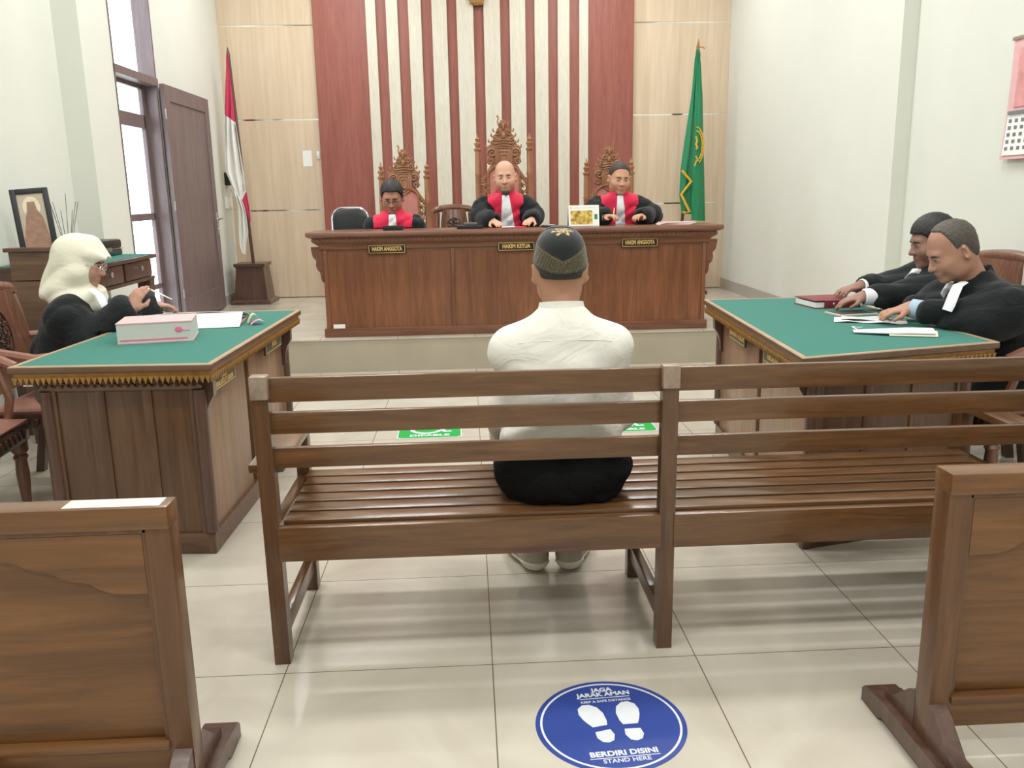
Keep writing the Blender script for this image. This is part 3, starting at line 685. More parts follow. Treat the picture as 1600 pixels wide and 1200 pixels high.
CB = arm_chair('brown leather armchair at the left edge, nearest the left barrier', (-2.17, 3.42, 0), R_(-86), .98)
CL1 = arm_chair('carved armchair holding the balding man at the right table', (2.40, 3.59, 0), R_(90), 1.02)
CL2 = arm_chair('carved armchair holding the dark haired man in the background right', (2.45, 4.28, 0), R_(90), 1.0)
CS = arm_chair('small carved wooden chair standing empty left of the chief judge', (-.126, 8.08, ZP), R_(180), .965, None, .45, .185)

def judge_chair(label, xc, yc, hw, zp, zc, group):
    """tall carved chair facing -y; zp post finial height, zc crest height above the platform"""
    t = thing('high_back_chair', label, 'chair', (xc, yc, ZP), 0, group)
    k = hw/.23; zs = zc-.52*k                     # arch springing
    for sg in (-1, 1):
        x = sg*hw; z = zp
        prof = [(.03, 0), (.034, .4), (.034, .42), (.03, .46), (.028, z-.62), (.033, z-.60), (.027, z-.58), (.025, z-.36), (.029, z-.345), (.025, z-.33), (.024, z-.15), (.032, z-.14), (.033, z-.128), (.018, z-.12), (.02, z-.105), (.029, z-.09), (.029, z-.08), (.014, z-.07), (.018, z-.055), (.022, z-.045), (.008, z-.03), (.003, z)]
        mb = MB(); mb.lathe(prof, (x, .25, 0), 14); mb.build('post', M['carve'], t)
        mb = MB(); mb.lathe([(.02, 0), (.03, .06), (.022, .1), (.032, .36), (.036, .40)], (sg*(hw+.02), -.25, 0), 12); mb.build('front_leg', M['carve'], t)
        mb = MB(); mb.tube([(sg*hw, .24, .70), (sg*(hw+.03), .05, .70), (sg*(hw+.04), -.18, .67), (sg*(hw+.035), -.28, .665), (sg*(hw+.035), -.27, .63)], [.022, .026, .028, .034, .02], 8); mb.build('armrest', M['carve'], t)
        mb = MB(); mb.tube([(sg*(hw+.02), -.22, .42), (sg*(hw+.03), -.20, .55), (sg*(hw+.035), -.22, .65)], .022, 8); mb.build('arm_support', M['carve'], t)
    mb = MB(); mb.box(-hw-.03, -.28, .36, hw+.03, .24, .43, .01); mb.build('seat_frame', M['carve'], t)
    mb = MB(); mb.sheet(lambda u, v: ((2*u-1)*(hw+.0), -.25+.45*(1-v), .43+.06*(1-(2*u-1)**4)*(1-(2*v-1)**4)), 10, 10, -.03); mb.build('seat', M['rose'], t)
    pw = hw*.58; ztop = zs+.13*k                                   # upholstered panel with round head
    pts = [(-pw, .55)]+[(-pw*math.cos(a), ztop-pw*.75+pw*.75*math.sin(a)) for a in [R_(15*q) for q in range(13)]]+[(pw, .55)]
    mb = MB(); mb.prism(pts, .225, .26, 'xz'); mb.build('back_cushion', M['rose'], t)
    mb = MB(); mb.tube([(x*1.06, .225, z+(.008 if z > .6 else 0)) for x, z in pts], .014, 7)
    for x, z in [(pts[i][0]*(1-f)+pts[i+1][0]*f, pts[i][1]*(1-f)+pts[i+1][1]*f) for i in range(len(pts)-1) for f in (0, .5)]+[(sg*pw, .58+.045*q) for q in range(int((ztop-pw*.75-.58)/.045)) for sg in (-1, 1)]:
        mb.ball((x*1.07, .212, z+.006), .009, 6, 4)
    mb.build('beaded_border', M['carve'], t)
    # arched top rail
    A = [(-hw, zs-.02*k), (-hw*.72, zs+.06*k), (-hw*.45, zs+.15*k), (0, zs+.20*k), (hw*.45, zs+.15*k), (hw*.72, zs+.06*k), (hw, zs-.02*k)]
    def cr(P, n=6):
        P = [P[0]]+P+[P[-1]]; out = []
        for i in range(1, len(P)-2):
            for q in range(n):
                u = q/n; out.append(tuple(.5*((2*P[i][c])+(-P[i-1][c]+P[i+1][c])*u+(2*P[i-1][c]-5*P[i][c]+4*P[i+1][c]-P[i+2][c])*u*u+(-P[i-1][c]+3*P[i][c]-3*P[i+1][c]+P[i+2][c])*u**3) for c in (0, 1)))
        return out+[P[-2]]
    Ac = cr(A)
    mb = MB(); mb.loft([[(x, .24, z), (x, .27, z), (x, .27, z-.055*k), (x, .24, z-.055*k)] for x, z in Ac]); mb.build('arched_rail', M['carve'], t)
    # pierced scrolls either side of the cushion
    rr = random.Random(5)
    def spiral(cx, cz, r, a0, turns, sg, y=.24, w=.0075):
        n = 14; mb.tube([(cx+sg*r*(1-.8*q/n)*math.cos(a0+turns*2*PI*q/n), y, cz+r*(1-.8*q/n)*math.sin(a0+turns*2*PI*q/n)) for q in range(n+1)], [w*(1-.3*q/n) for q in range(n+1)], 6)
    for sg in (-1, 1):
        mb = MB(); xm = sg*(pw+hw)/2; z = .62; q = 0
        while z < zs+.02:
            g = (hw-pw)*.46
            spiral(xm-sg*g*.3*(-1)**q, z, g*.8, rr.random()*6, 1.2, sg if q % 2 else -sg); mb.ball((sg*(pw+.03), .24, z+.03), (.012, .01, .022), 7, 5); z += g*1.45; q += 1
        mb.tube([(xm+sg*(hw-pw)*.18*math.sin(v*9), .245, .55+(zs-.55)*v) for v in [c/24 for c in range(25)]], .008, 6)
        mb.build('pierced_scrollwork', M['carve'], t)
    # crest
    half = [(0, 1.0), (.025, .99), (.04, .945), (.035, .90), (.06, .87), (.07, .80), (.10, .77), (.085, .72), (.115, .70), (.12, .65), (.145, .63), (.16, .55), (.15, .47), (.16, .40), (.13, .36), (.10, .39), (.085, .34), (.10, .30), (.09, .22), (.05, .19)]
    H = zc-(zs-.08*k); sx = k*.98
    sil = [(x*sx, zs-.08*k+z*H) for x, z in half]; sil = sil+[(-x, z) for x, z in sil[::-1]][:-1]
    mb = MB(); mb.prism(sil, .235, .268, 'xz'); mb.build('crest', M['carve'], t)
    Z = lambda f: zs-.08*k+f*H
    mb = MB(); sh = [(-.06, .60), (.06, .60), (.075, .52), (.068, .34), (0, .25), (-.068, .34), (-.075, .52)]
    mb.prism([(x*sx, Z(f)) for x, f in sh], .218, .24, 'xz')
    for sc in (1.0, .72, .45): mb.tube([(x*sx*sc, .216, Z(.43+(f-.43)*sc)) for x, f in sh+sh[:1]], .006, 6)
    mb.build('carved_shield', M['carve'], t)
    mb = MB()
    for sg in (-1, 1):
        spiral(sg*.105*sx, Z(.53), .042*k, 0, 1.5, sg, .226, .009); spiral(sg*.12*sx, Z(.42), .03*k, 2, 1.4, -sg, .226, .008)
        spiral(sg*.08*sx, Z(.70), .034*k, 1, 1.5, sg, .226, .008); spiral(sg*.05*sx, Z(.82), .028*k, 2, 1.4, sg, .226, .007); spiral(sg*.028*sx, Z(.92), .02*k, 0, 1.3, -sg, .226, .006)
        mb.tube([(sg*.035*sx, .25, Z(.9)), (sg*.05*sx, .25, Z(.97)), (sg*.042*sx, .25, Z(1.03)), (sg*.055*sx, .25, Z(1.06))], [.009, .007, .006, .010], 6)
        for f, x in ((.60, .15), (.68, .125), (.76, .10), (.83, .082)): mb.tube([(sg*x*sx, .25, Z(f)), (sg*(x+.012)*sx, .25, Z(f+.03)), (sg*(x+.008)*sx, .25, Z(f+.055))], [.010, .008, .003], 6)
    for f in (.64, .68, .72): mb.tube([(x*sx, .222-.004*math.cos(x*20), Z(f-.25*abs(x))) for x in (-.07, -.04, 0, .04, .07)], .006, 6)
    mb.ball((0, .225, Z(.78)), (.022*k, .012, .03*k), 8, 6); mb.ball((0, .23, Z(.90)), (.014*k, .012, .03*k), 8, 6)
    mb.build('crest_scrolls', M['carve'], t)
    return t
judge_chair('tall carved rose cushioned chair behind the judge with glasses', -.545, 7.52, .20, 1.375, 1.48, None)
judge_chair('tallest carved rose cushioned chair behind the bald chief judge', .335, 7.52, .228, 1.60, 1.714, None)
judge_chair('tall carved chair behind the crew cut judge on the right', 1.268, 7.52, .20, 1.38, 1.48, None)

t = thing('office_chair', 'black padded office chair with chrome rim at desk left end', 'chair', (-1.053, 7.92, ZP))
def rr_pts(w, z0, z1, r, n=6):
    o = []
    for cx, cz, a0 in ((w-r, z1-r, 0), (-w+r, z1-r, 90), (-w+r, z0+r, 180), (w-r, z0+r, 270)):
        for q in range(n+1): o.append((cx+r*math.cos(R_(a0+90*q/n)), cz+r*math.sin(R_(a0+90*q/n))))
    return o
mb = MB(); P = rr_pts(.15, .56, .978, .09)
mb.loft([[(x*f, y-.02*(x/.15)**2, .78+(z-.78)*f) for x, z in P] for f, y in ((.8, -.035), (.96, -.028), (1, -.01), (.97, .02), (.8, .03))]); mb.build('backrest', M['black_l'], t)
mb = MB(); mb.tube([(x*1.05, .0-.02*(x/.15)**2, .78+(z-.78)*1.03) for x, z in P+P[:1]], .012, 8); mb.build('chrome_rim', M['chrome'], t)
mb = MB(); mb.box(-.22, -.30, .43, .22, .16, .51, .03); mb.build('seat', M['black_l'], t)
mb = MB(); mb.tube([(0, .05, .58), (0, .13, .5), (0, .05, .42)], .02, 8); mb.lathe([(.03, .08), (.03, .25), (.02, .26), (.02, .43)], (0, -.07, 0), 12); mb.build('stem', M['chrome'], t)
for q in range(5):
    a = R_(72*q+15); mb = MB(); mb.tube([(0, -.07, .09), (.27*math.cos(a), -.07+.27*math.sin(a), .06)], [.022, .016], 8); b_ = mb.build('base_spoke', M['chrome'], t)
    mb = MB(); mb.ball((.27*math.cos(a), -.07+.27*math.sin(a), .028), (.028, .028, .028), 10, 6); mb.build('caster', M['black'], b_)

# ================================================================== desk by the left wall
t = thing('side_desk', 'dark drawer desk along the left wall with green top, by the door', 'desk', (-2.4, 5.4, 0))
Ya, Yb, Xa, Xb = 4.93, 5.92, -2.68, -2.125
mb = MB(world=t); mb.box(Xa, Ya, .975, Xb+.02, Yb+.02, 1.0, .005); mb.build('desktop', M['dark'], t)
mb = MB(world=t); mb.box(Xa+.02, Ya+.02, 1.0, Xb+.005, Yb+.005, 1.003); mb.build('felt', M['felt'], t)
mb = MB(world=t); mb.box(Xa, Ya, .85, Xb-.02, Yb, .975); mb.box(Xa, Ya, .835, Xb, Yb+.01, .856, .003); mb.build('carcass', M['dark'], t)
for y0, y1 in ((Ya+.03, Ya+.48), (Ya+.51, Yb-.03)):
    mb = MB(world=t); mb.box(Xb-.02, y0, .862, Xb-.002, y1, .968, .004); d = mb.build('drawer', M['dark'], t)
    mb = MB(world=t); T = Matrix.Translation((Xb-.002, (y0+y1)/2, .925)) @ Matrix.Rotation(PI/2, 4, 'Y'); mb.lathe([(.007, 0), (.007, .01), (.016, .016), (.017, .024), (.006, .03)], (0, 0, 0), 10, T); mb.build('knob', M['steel'], d)
for x, y in ((Xb-.04, Yb-.05), (Xa+.04, Yb-.05), (Xb-.04, Ya+.13), (Xa+.04, Ya+.13)):
    mb = MB(world=t); mb.loft([[(x+dx*w, y+dy*w, z) for dx, dy in ((-1, -1), (1, -1), (1, 1), (-1, 1))] for z, w in ((0, .024), (.70, .034), (.84, .042))]); mb.build('leg', M['dark'], t)
t2 = thing('low_cabinet', 'plain brown boarded cabinet end behind the white scarfed woman', 'cabinet', (-2.4, 4.88, 0))
for z0, z1 in ((.10, .60), (.604, .93), (.934, 1.09)):
    mb = MB(world=t2); mb.box(-2.51, 4.845, z0, -2.10, 4.925, z1, .004); mb.build('board', M['table_x'], t2)
mb = MB(world=t2); mb.box(-2.53, 4.83, 1.09, -2.09, 4.925, 1.112, .004); mb.build('cap', M['table_x'], t2)
mb = MB(world=t2); mb.box(-2.51, 4.85, 0, -2.10, 4.92, .10); mb.build('plinth', M['dark'], t2)

# framed picture leaning on that desk
F = Matrix.Translation((-2.455, 5.10, 1.016)) @ Matrix.Rotation(R_(20), 4, 'Z') @ Matrix.Rotation(R_(-8), 4, 'X') @ Matrix.Rotation(R_(-4), 4, 'Y')
t = thing('picture_frame', 'dark framed picture of a haloed figure leaning behind the cabinet', 'picture', (-2.455, 5.10, 1.003))
w, h = .098, .42; K = WM[t.name].inverted() @ F
for x0, z0, x1, z1 in ((-w, 0, -w+.03, h), (w-.03, 0, w, h), (-w+.03, 0, w-.03, .03), (-w+.03, h-.03, w-.03, h)):
    mb = MB(m=K); mb.box(x0, -.012, z0, x1, .012, z1, .004); mb.build('frame_bar', M['black'], t)
mb = MB(m=K); mb.box(-w+.028, -.002, .028, w-.028, .006, h-.028); pic = mb.build('print', plain('beige print', s(196, 182, 164), .6, var=.08, scale=14), t)
mb = MB(m=K); mb.prism([(.045*math.cos(a), .315+.06*math.sin(a)) for a in [R_(20*q) for q in range(18)]], -.004, -.0025); mb.build('halo', plain('pale halo', s(228, 218, 192), .6), pic)
mb = MB(m=K); mb.prism([(-.02, .345), (.018, .345), (.026, .30), (.05, .25), (.066, .12), (.07, .035), (-.07, .035), (-.064, .13), (-.04, .25), (-.026, .30)], -.0055, -.004); mb.build('figure', plain('brown painted figure', s(158, 122, 102), .6, var=.2, scale=30), pic)

t = thing('reed_diffuser', 'small glass bottle with thin dry reeds beside the framed picture', 'diffuser', (-2.395, 5.31, 1.0035))
mb = MB(); mb.lathe([(.03, 0), (.035, .01), (.035, .07), (.014, .09), (.014, .11)], (0, 0, 0), 14); mb.build('bottle', plain('amber glass bottle', s(96, 70, 50), .1), t)
for q in range(8):
    a = q*.82; L_ = .20+.04*(q % 3); tx = .095*math.cos(a)*(.5+.5*(q % 2)); mb = MB(); mb.tube([(tx*.06, .006*math.sin(a), .02), (tx*.5, .03*math.sin(a), .02+L_*.6), (tx*1.1, .06*math.sin(a), .05+L_*1.25)], .0016, 5); mb.build('reed', M['dark'], t)

t = thing('briefcase', 'dark rounded briefcase lying on the green side desk near door', 'briefcase', (-2.47, 5.645, 1.003))
mb = MB(); mb.box(-.18, -.24, .045, .17, .24, .105, .022); mb.build('upper_shell', M['black_l'], t)
mb = MB(); mb.box(-.18, -.24, 0, .17, .24, .042, .016); mb.build('lower_shell', plain('teal dark case shell', s(30, 62, 66), .35), t)
mb = MB(); mb.box(-.182, -.242, .041, .173, .242, .047, .002); mb.box(.17, -.05, .03, .178, .05, .055, .002); mb.build('seam_trim', M['steel'], t)

# ================================================================== flags
def flag_base(t, w0, w1, h):
    mb = MB(); r = lambda w, z: [(-w, -w, z), (w, -w, z), (w, w, z), (-w, w, z)]
    mb.loft([r(w1+.035, 0), r(w1+.035, .03), r(w1+.015, .045), r(w1, .05), r(w0, h-.04), r(w0+.012, h-.035), r(w0+.02, h-.02), r(w0+.02, h), r(.02, h)]); mb.build('base', M['dark'], t, sharp=25)
    for sg in (-1, 1):
        mb = MB(); mb.bar((sg*w1*.9, -w1+.002, .06), (sg*w0*.9, -w0+.002, h-.05), .02, .012, up=(0, -1, 0)); mb.build('base_moulding', M['dark'], t)
def rows_sheet(mb, rows, y0, amp=.03, n=14, nf=3.0, sub=6, th=.004):
    """cloth hung between left and right outlines given as (xl, zl, xr, zr)"""
    rr = []
    for i in range(len(rows)-1):
        for q in range(sub): rr.append([rows[i][c]+(rows[i+1][c]-rows[i][c])*q/sub for c in range(4)])
    rr.append(rows[-1]); m = len(rr)-1
    def fn(u, v):
        i = min(m, int(round(u*m))); xl, zl, xr, zr = rr[i]; w = min(1, abs(xr-xl)/.12)
        return (xl+(xr-xl)*v, y0+amp*w*math.sin(v*nf*2*PI+u*2.2)+.25*amp*math.sin(v*17+u*5), zl+(zr-zl)*v)
    mb.sheet(fn, m, n, th)
t = thing('national_flag', 'red and white flag on a leaning pole, left of the stripes', 'flag', (-2.275, 9.2, ZP))
flag_base(t, .14, .17, .42)
mb = MB(world=t); mb.tube([(-2.262, 9.2, .60), (-2.343, 9.2, 2.74)], .017, 10); mb.build('pole', M['dark'], t)
mb = MB(world=t); mb.tube([(-2.343, 9.2, 2.74), (-2.344, 9.2, 2.77), (-2.346, 9.2, 2.83)], [.02, .017, .003], 8); mb.build('finial', M['dark'], t)
mb = MB(world=t); rows_sheet(mb, [(-2.351, 2.76, -2.339, 2.76), (-2.39, 2.487, -2.332, 2.40), (-2.423, 2.185, -2.322, 2.105)], 9.17, .02, 10, 2); mb.build('red_stripe', M['flagred'], t)
mb = MB(world=t); rows_sheet(mb, [(-2.423, 2.185, -2.322, 2.105), (-2.453, 1.879, -2.298, 1.84), (-2.470, 1.62, -2.275, 1.60), (-2.42, 1.49, -2.268, 1.42), (-2.36, 1.38, -2.318, 1.335)], 9.165, .03, 14, 2.5); mb.build('white_stripe', M['flagwhite'], t)
mb = MB(world=t); rows_sheet(mb, [(-2.318, 1.345, -2.268, 1.42), (-2.300, 1.27, -2.250, 1.26), (-2.275, 1.18, -2.244, 1.14), (-2.262, 1.13, -2.25, 1.115)], 9.155, .012, 8, 1.5); mb.build('red_fold', M['flagred'], t)
mb = MB(world=t); rows_sheet(mb, [(-2.41, 1.47, -2.322, 1.34), (-2.37, 1.295, -2.285, 1.20), (-2.385, 1.05, -2.278, 1.0), (-2.386, .87, -2.31, .90), (-2.36, .79, -2.325, .775)], 9.15, .03, 12, 2.5); mb.build('white_fold', M['flagwhite'], t)

t = thing('court_flag', 'green flag with yellow zigzag fringe and emblem, right of stripes', 'flag', (2.33, 9.2, ZP))
flag_base(t, .14, .17, .42)
mb = MB(world=t); mb.tube([(2.27, 9.22, .60), (2.417, 9.22, 2.76)], .017, 10); mb.build('pole', M['dark'], t)
mb = MB(world=t); mb.tube([(2.417, 9.22, 2.76), (2.42, 9.22, 2.79), (2.424, 9.22, 2.87)], [.012, .018, .002], 8); mb.tube([(2.42, 9.21, 2.78), (2.46, 9.2, 2.785), (2.485, 9.2, 2.77)], .005, 6); mb.tube([(2.425, 9.21, 2.78), (2.44, 9.2, 2.72), (2.435, 9.2, 2.62)], .003, 5); mb.build('finial', M['gold'], t)
mb = MB(world=t); rows_sheet(mb, [(2.404, 2.76, 2.412, 2.76), (2.383, 2.667, 2.41, 2.65), (2.357, 2.307, 2.398, 2.30), (2.294, 1.827, 2.396, 1.82), (2.264, 1.567, 2.389, 1.56), (2.257, 1.303, 2.388, 1.30), (2.285, 1.115, 2.39, 1.10)], 9.185, .018, 10, 1.3); mb.build('back_fold', M['fgreen'], t)
mb = MB(world=t); rows_sheet(mb, [(2.408, 2.76, 2.413, 2.76), (2.398, 2.62, 2.435, 2.62), (2.391, 2.306, 2.466, 2.305), (2.391, 1.826, 2.493, 1.824), (2.382, 1.565, 2.512, 1.563), (2.383, 1.3, 2.524, 1.298), (2.385, 1.04, 2.534, 1.03)], 9.15, .022, 14, 1.0); mb.build('front_fold', M['fgreen'], t)
mb = MB(world=t); mb.tube([(2.267, 9.155, 1.558), (2.368, 9.150, 1.442), (2.268, 9.155, 1.311), (2.36, 9.150, 1.126), (2.287, 9.155, 1.122)], .016, 6); mb.build('fringe', M['yellow'], t)
mb = MB(world=t)
for r in (1.0, .80): mb.tube([(2.400+.082*r*math.cos(a), 9.116, 1.80+.19*r*math.sin(a)) for a in [R_(-62+152*q/16) for q in range(17)]], .006, 6)
for q in range(9):
    a = R_(-45+13*q); mb.tube([(2.400+.082*.83*math.cos(a), 9.114, 1.80+.19*.83*math.sin(a)), (2.400+.082*.95*math.cos(a), 9.114, 1.80+.19*.95*math.sin(a))], .005, 5)
mb.tube([(2.395, 9.114, 1.90), (2.412, 9.114, 1.85), (2.398, 9.114, 1.82), (2.415, 9.114, 1.78), (2.398, 9.114, 1.77)], .011, 6)
mb.tube([(2.392, 9.114, 1.60), (2.412, 9.114, 1.66), (2.43, 9.114, 1.645), (2.40, 9.114, 1.70)], .008, 6)
mb.build('emblem', M['yellow'], t)
# ================================================================== things on the judges' desk (top z = 1.09)
DZ = 1.0905
t = thing('document_scanner', 'flat black box with grey keypad on the judges desk', 'device', (.017, 6.84, DZ))
mb = MB(); mb.box(-.10, -.07, 0, .10, .07, .026, .004); mb.build('body', M['black'], t)
mb = MB(); mb.box(-.045, -.03, .0262, .06, .05, .046, .008); mb.build('keypad', plain('grey keypad', s(92, 96, 98), .5, var=.15, scale=120), t)
t = thing('tablet_stand', 'black slab propped in front of the judge with glasses', 'device', (-.583, 6.84, DZ))
mb = MB(); mb.box(-.078, -.02, 0, .078, .03, .034, .004); mb.build('screen', M['black'], t)
mb = MB(); mb.box(-.05, .031, 0, .05, .09, .012, .003); mb.build('stand', M['black'], t)
t = thing('desk_mat', 'thin black clipboard by the chief judge on the desk', 'clipboard', (.665, 6.85, DZ))
mb = MB(); mb.box(-.075, -.08, 0, .06, .09, .012, .005); mb.build('board', M['black'], t)
mb = MB(); mb.box(-.04, -.075, .0122, .02, -.05, .022, .003); mb.build('clip', M['steel'], t)
# tent calendar
t = thing('desk_calendar', 'white tent desk calendar with golden photo on judges desk', 'calendar', (.925, 6.86, DZ+.0015))
T = Matrix.Rotation(R_(-12), 4, 'X'); T2 = Matrix.Translation((0, .085, 0)) @ Matrix.Rotation(R_(16), 4, 'X')
mb = MB(m=T); mb.box(-.122, 0, 0, .122, .003, .165); fr = mb.build('front_leaf', M['paper'], t)
mb = MB(m=T); mb.box(-.106, -.0012, .014, .068, -.0002, .122)
m = NT('golden room print').set(Roughness=.5); tc = m.n('TexCoord'); nz = m.n('TexNoise', i_Scale=38, i_Detail=4); m.l(tc.outputs['Object'], nz.inputs['Vector'])
m.l(m.ramp(nz.outputs[0], [(.3, s(110, 92, 34)), (.5, s(196, 164, 62)), (.7, s(228, 210, 130))]), m.b.inputs['Base Color'])
mb.build('printed_photo', m.mat, fr)
mb = MB(m=T); mb.box(.084, -.0012, .052, .108, -.0002, .092); mb.build('green_logo', plain('green print', s(40, 130, 60), .5), fr)
mb = MB(m=T); mb.ball((-.10, -.001, .145), (.008, .0008, .008), 8, 6); mb.box(-.08, -.0012, .142, .09, -.0004, .145); mb.build('header_print', M['brass'], fr)
mb = MB(m=T2); mb.box(-.122, -.003, 0, .122, 0, .168); mb.build('back_leaf', plain('dark teal card', s(16, 60, 66), .6), t)
t = thing('paper_stack', 'loose pinkish white papers at the right end of judges desk', 'papers', (1.66, 6.88, DZ))
for q in range(5):
    mb = MB(m=Matrix.Translation((0.01*q-.02, 0, .004*q)) @ Matrix.Rotation(R_(3*q-7), 4, 'Z')); mb.box(-.13, -.10, 0, .13, .10, .003); mb.build('sheet', M['paper'] if q % 2 else M['pinkpaper'], t)
t = thing('red_booklet', 'red and white booklet under the chief judge hands', 'booklet', (.37, 6.82, DZ))
mb = MB(); mb.box(-.10, -.07, 0, .09, .08, .006); mb.build('cover', M['red'], t)
mb = MB(); mb.box(-.10, -.075, .0062, .0, .07, .009); mb.build('page', M['paper'], t)

# ================================================================== left table
HT = .7702
t = thing('law_book', 'very thick white paged book with pink cover on left table', 'book', (-1.345, 3.73, HT), R_(11.5))
w, d, h = .148, .115, .088
mb = MB(); mb.box(-w, -d, .006, w, d, h-.006); mb.build('page_block', plain('grey white page edges', s(206, 204, 200), .8, var=.04, scale=200), t)
mb = MB(); mb.box(-w-.002, -d-.002, h-.006, w+.002, d+.002, h, .001); mb.build('top_cover', M['pinkpaper'], t)
mb = MB(); mb.box(-w-.002, -d-.002, 0, w+.002, d+.002, .006, .001); mb.build('bottom_cover', M['pinkpaper'], t)
mb = MB(); mb.box(-w+.01, -d-.0012, .012, w-.02, -d-.0004, .018); mb.ball((.095, -d-.001, .052), (.016, .0012, .013), 10, 6); mb.box(.11, -d-.0014, .045, .14, -d-.0006, .049); mb.build('pink_stamp', plain('pink ink', s(226, 120, 156), .7), t)
t = thing('open_document', 'open white document lying past the thick book, left table', 'document', (-1.27, 4.14, HT), R_(6))
mb = MB(); mb.sheet(lambda u, v: (-.22+.40*u, -.16+.14*v, .004+.05*v**1.5), 6, 6, .002); mb.build('front_page', M['paper'], t)
mb = MB(); mb.sheet(lambda u, v: (-.27+.45*u, -.02+.24*v, .055-.05*v**1.3+.006*math.sin(u*3)), 6, 6, .002); mb.build('turned_page', M['paper'], t)
mb = MB(); mb.box(-.25, -.02, 0, .17, .19, .004); mb.build('cover', M['pinkpaper'], t)
mb = MB(); mb.sheet(lambda u, v: (.05+.035*u, -.132+.03*v, .0085+.005*v), 2, 2, .0008); mb.build('printed_mark', M['ink'], t)
t = thing('sticky_tabs', 'pink and yellow sticky notes beside the open document, left table', 'notes', (-1.04, 4.07, HT), R_(20))
mb = MB(); mb.sheet(lambda u, v: (.06*u, .05*v-.02, .002+.022*math.sin(PI*u*.8)), 5, 3, .001); mb.build('pink_note', plain('pink note', s(238, 160, 190), .7), t)
mb = MB(); mb.sheet(lambda u, v: (.05*u-.01, .06*v+.01, .004+.045*math.sin(PI*u*.8)), 5, 3, .001); mb.build('yellow_note', plain('straw yellow note', s(222, 204, 150), .7), t)

# ================================================================== right table
t = thing('ring_binder', 'maroon binder lying on the right table near the far edge', 'binder', (1.80, 4.25, HT), R_(6))
mb = MB(); mb.box(-.10, -.10, .0, .14, .12, .004, .001); mb.build('bottom_cover', M['maroon'], t)
mb = MB(); mb.box(-.10, -.10, .036, .14, .12, .040, .001); mb.build('top_cover', M['maroon'], t)
mb = MB(); mb.box(-.05, -.104, 0, .14, -.099, .04, .001); mb.build('spine', M['maroon'], t)
mb = MB(); mb.box(-.095, -.095, .005, .13, .11, .030); mb.build('pages', M['paper'], t)
mb = MB(); mb.ball((.0, -.105, .02), (.008, .002, .008), 8, 6); mb.build('ring_hole', M['steel'], t)
t = thing('tablet', 'thin pale tablet under the far lawyer hand on right table', 'tablet', (1.80, 3.93, HT), R_(10))
mb = MB(); mb.box(-.10, -.065, 0, .10, .065, .010, .003); mb.build('case', plain('pale tablet case', s(196, 190, 178), .5), t)
mb = MB(); mb.box(-.09, -.057, .0102, .09, .057, .0112); mb.build('screen', M['black'], t)
t = thing('loose_papers', 'crumpled white papers under the near lawyer hand', 'papers', (1.77, 3.72, HT), R_(-24))
mb = MB(); mb.sheet(lambda u, v: (-.13+.30*u, -.08+.15*v, .003+.006*math.sin(u*7+v*3)**2), 10, 6, .0012); mb.build('sheet', M['paper'], t)
mb = MB(); mb.sheet(lambda u, v: (-.10+.20*u, -.05+.12*v, .0115+.004*math.sin(u*5-v*3)), 8, 6, .0012); mb.build('upper_sheet', plain('printed paper', s(196, 198, 200), .8, var=.2, scale=90), t)
t = thing('cloth_packet', 'folded white cloth packet lying nearest the right table edge', 'packet', (1.72, 3.37, HT), R_(-18))
mb = MB(); mb.sheet(lambda u, v: (-.15+.30*u, (-.07+.13*v)*(.45+.55*min(1, u*2.2)), .006+.022*math.sin(PI*min(1, .15+v*.8))*min(1, .3+u)), 12, 8, .004); mb.build('fold', M['white'], t)
mb = MB(); mb.sheet(lambda u, v: (-.02+.18*u, -.074+.03*v, .004+.018*v), 5, 3, .003); mb.build('flap', plain('cream flap', s(226, 220, 200), .8), t)
mb = MB(); mb.tube([(-.13, .0, .012), (-.15, .04, .02), (-.12, .07, .012), (-.10, .11, .008)], .0022, 5); mb.build('string', M['white'], t)
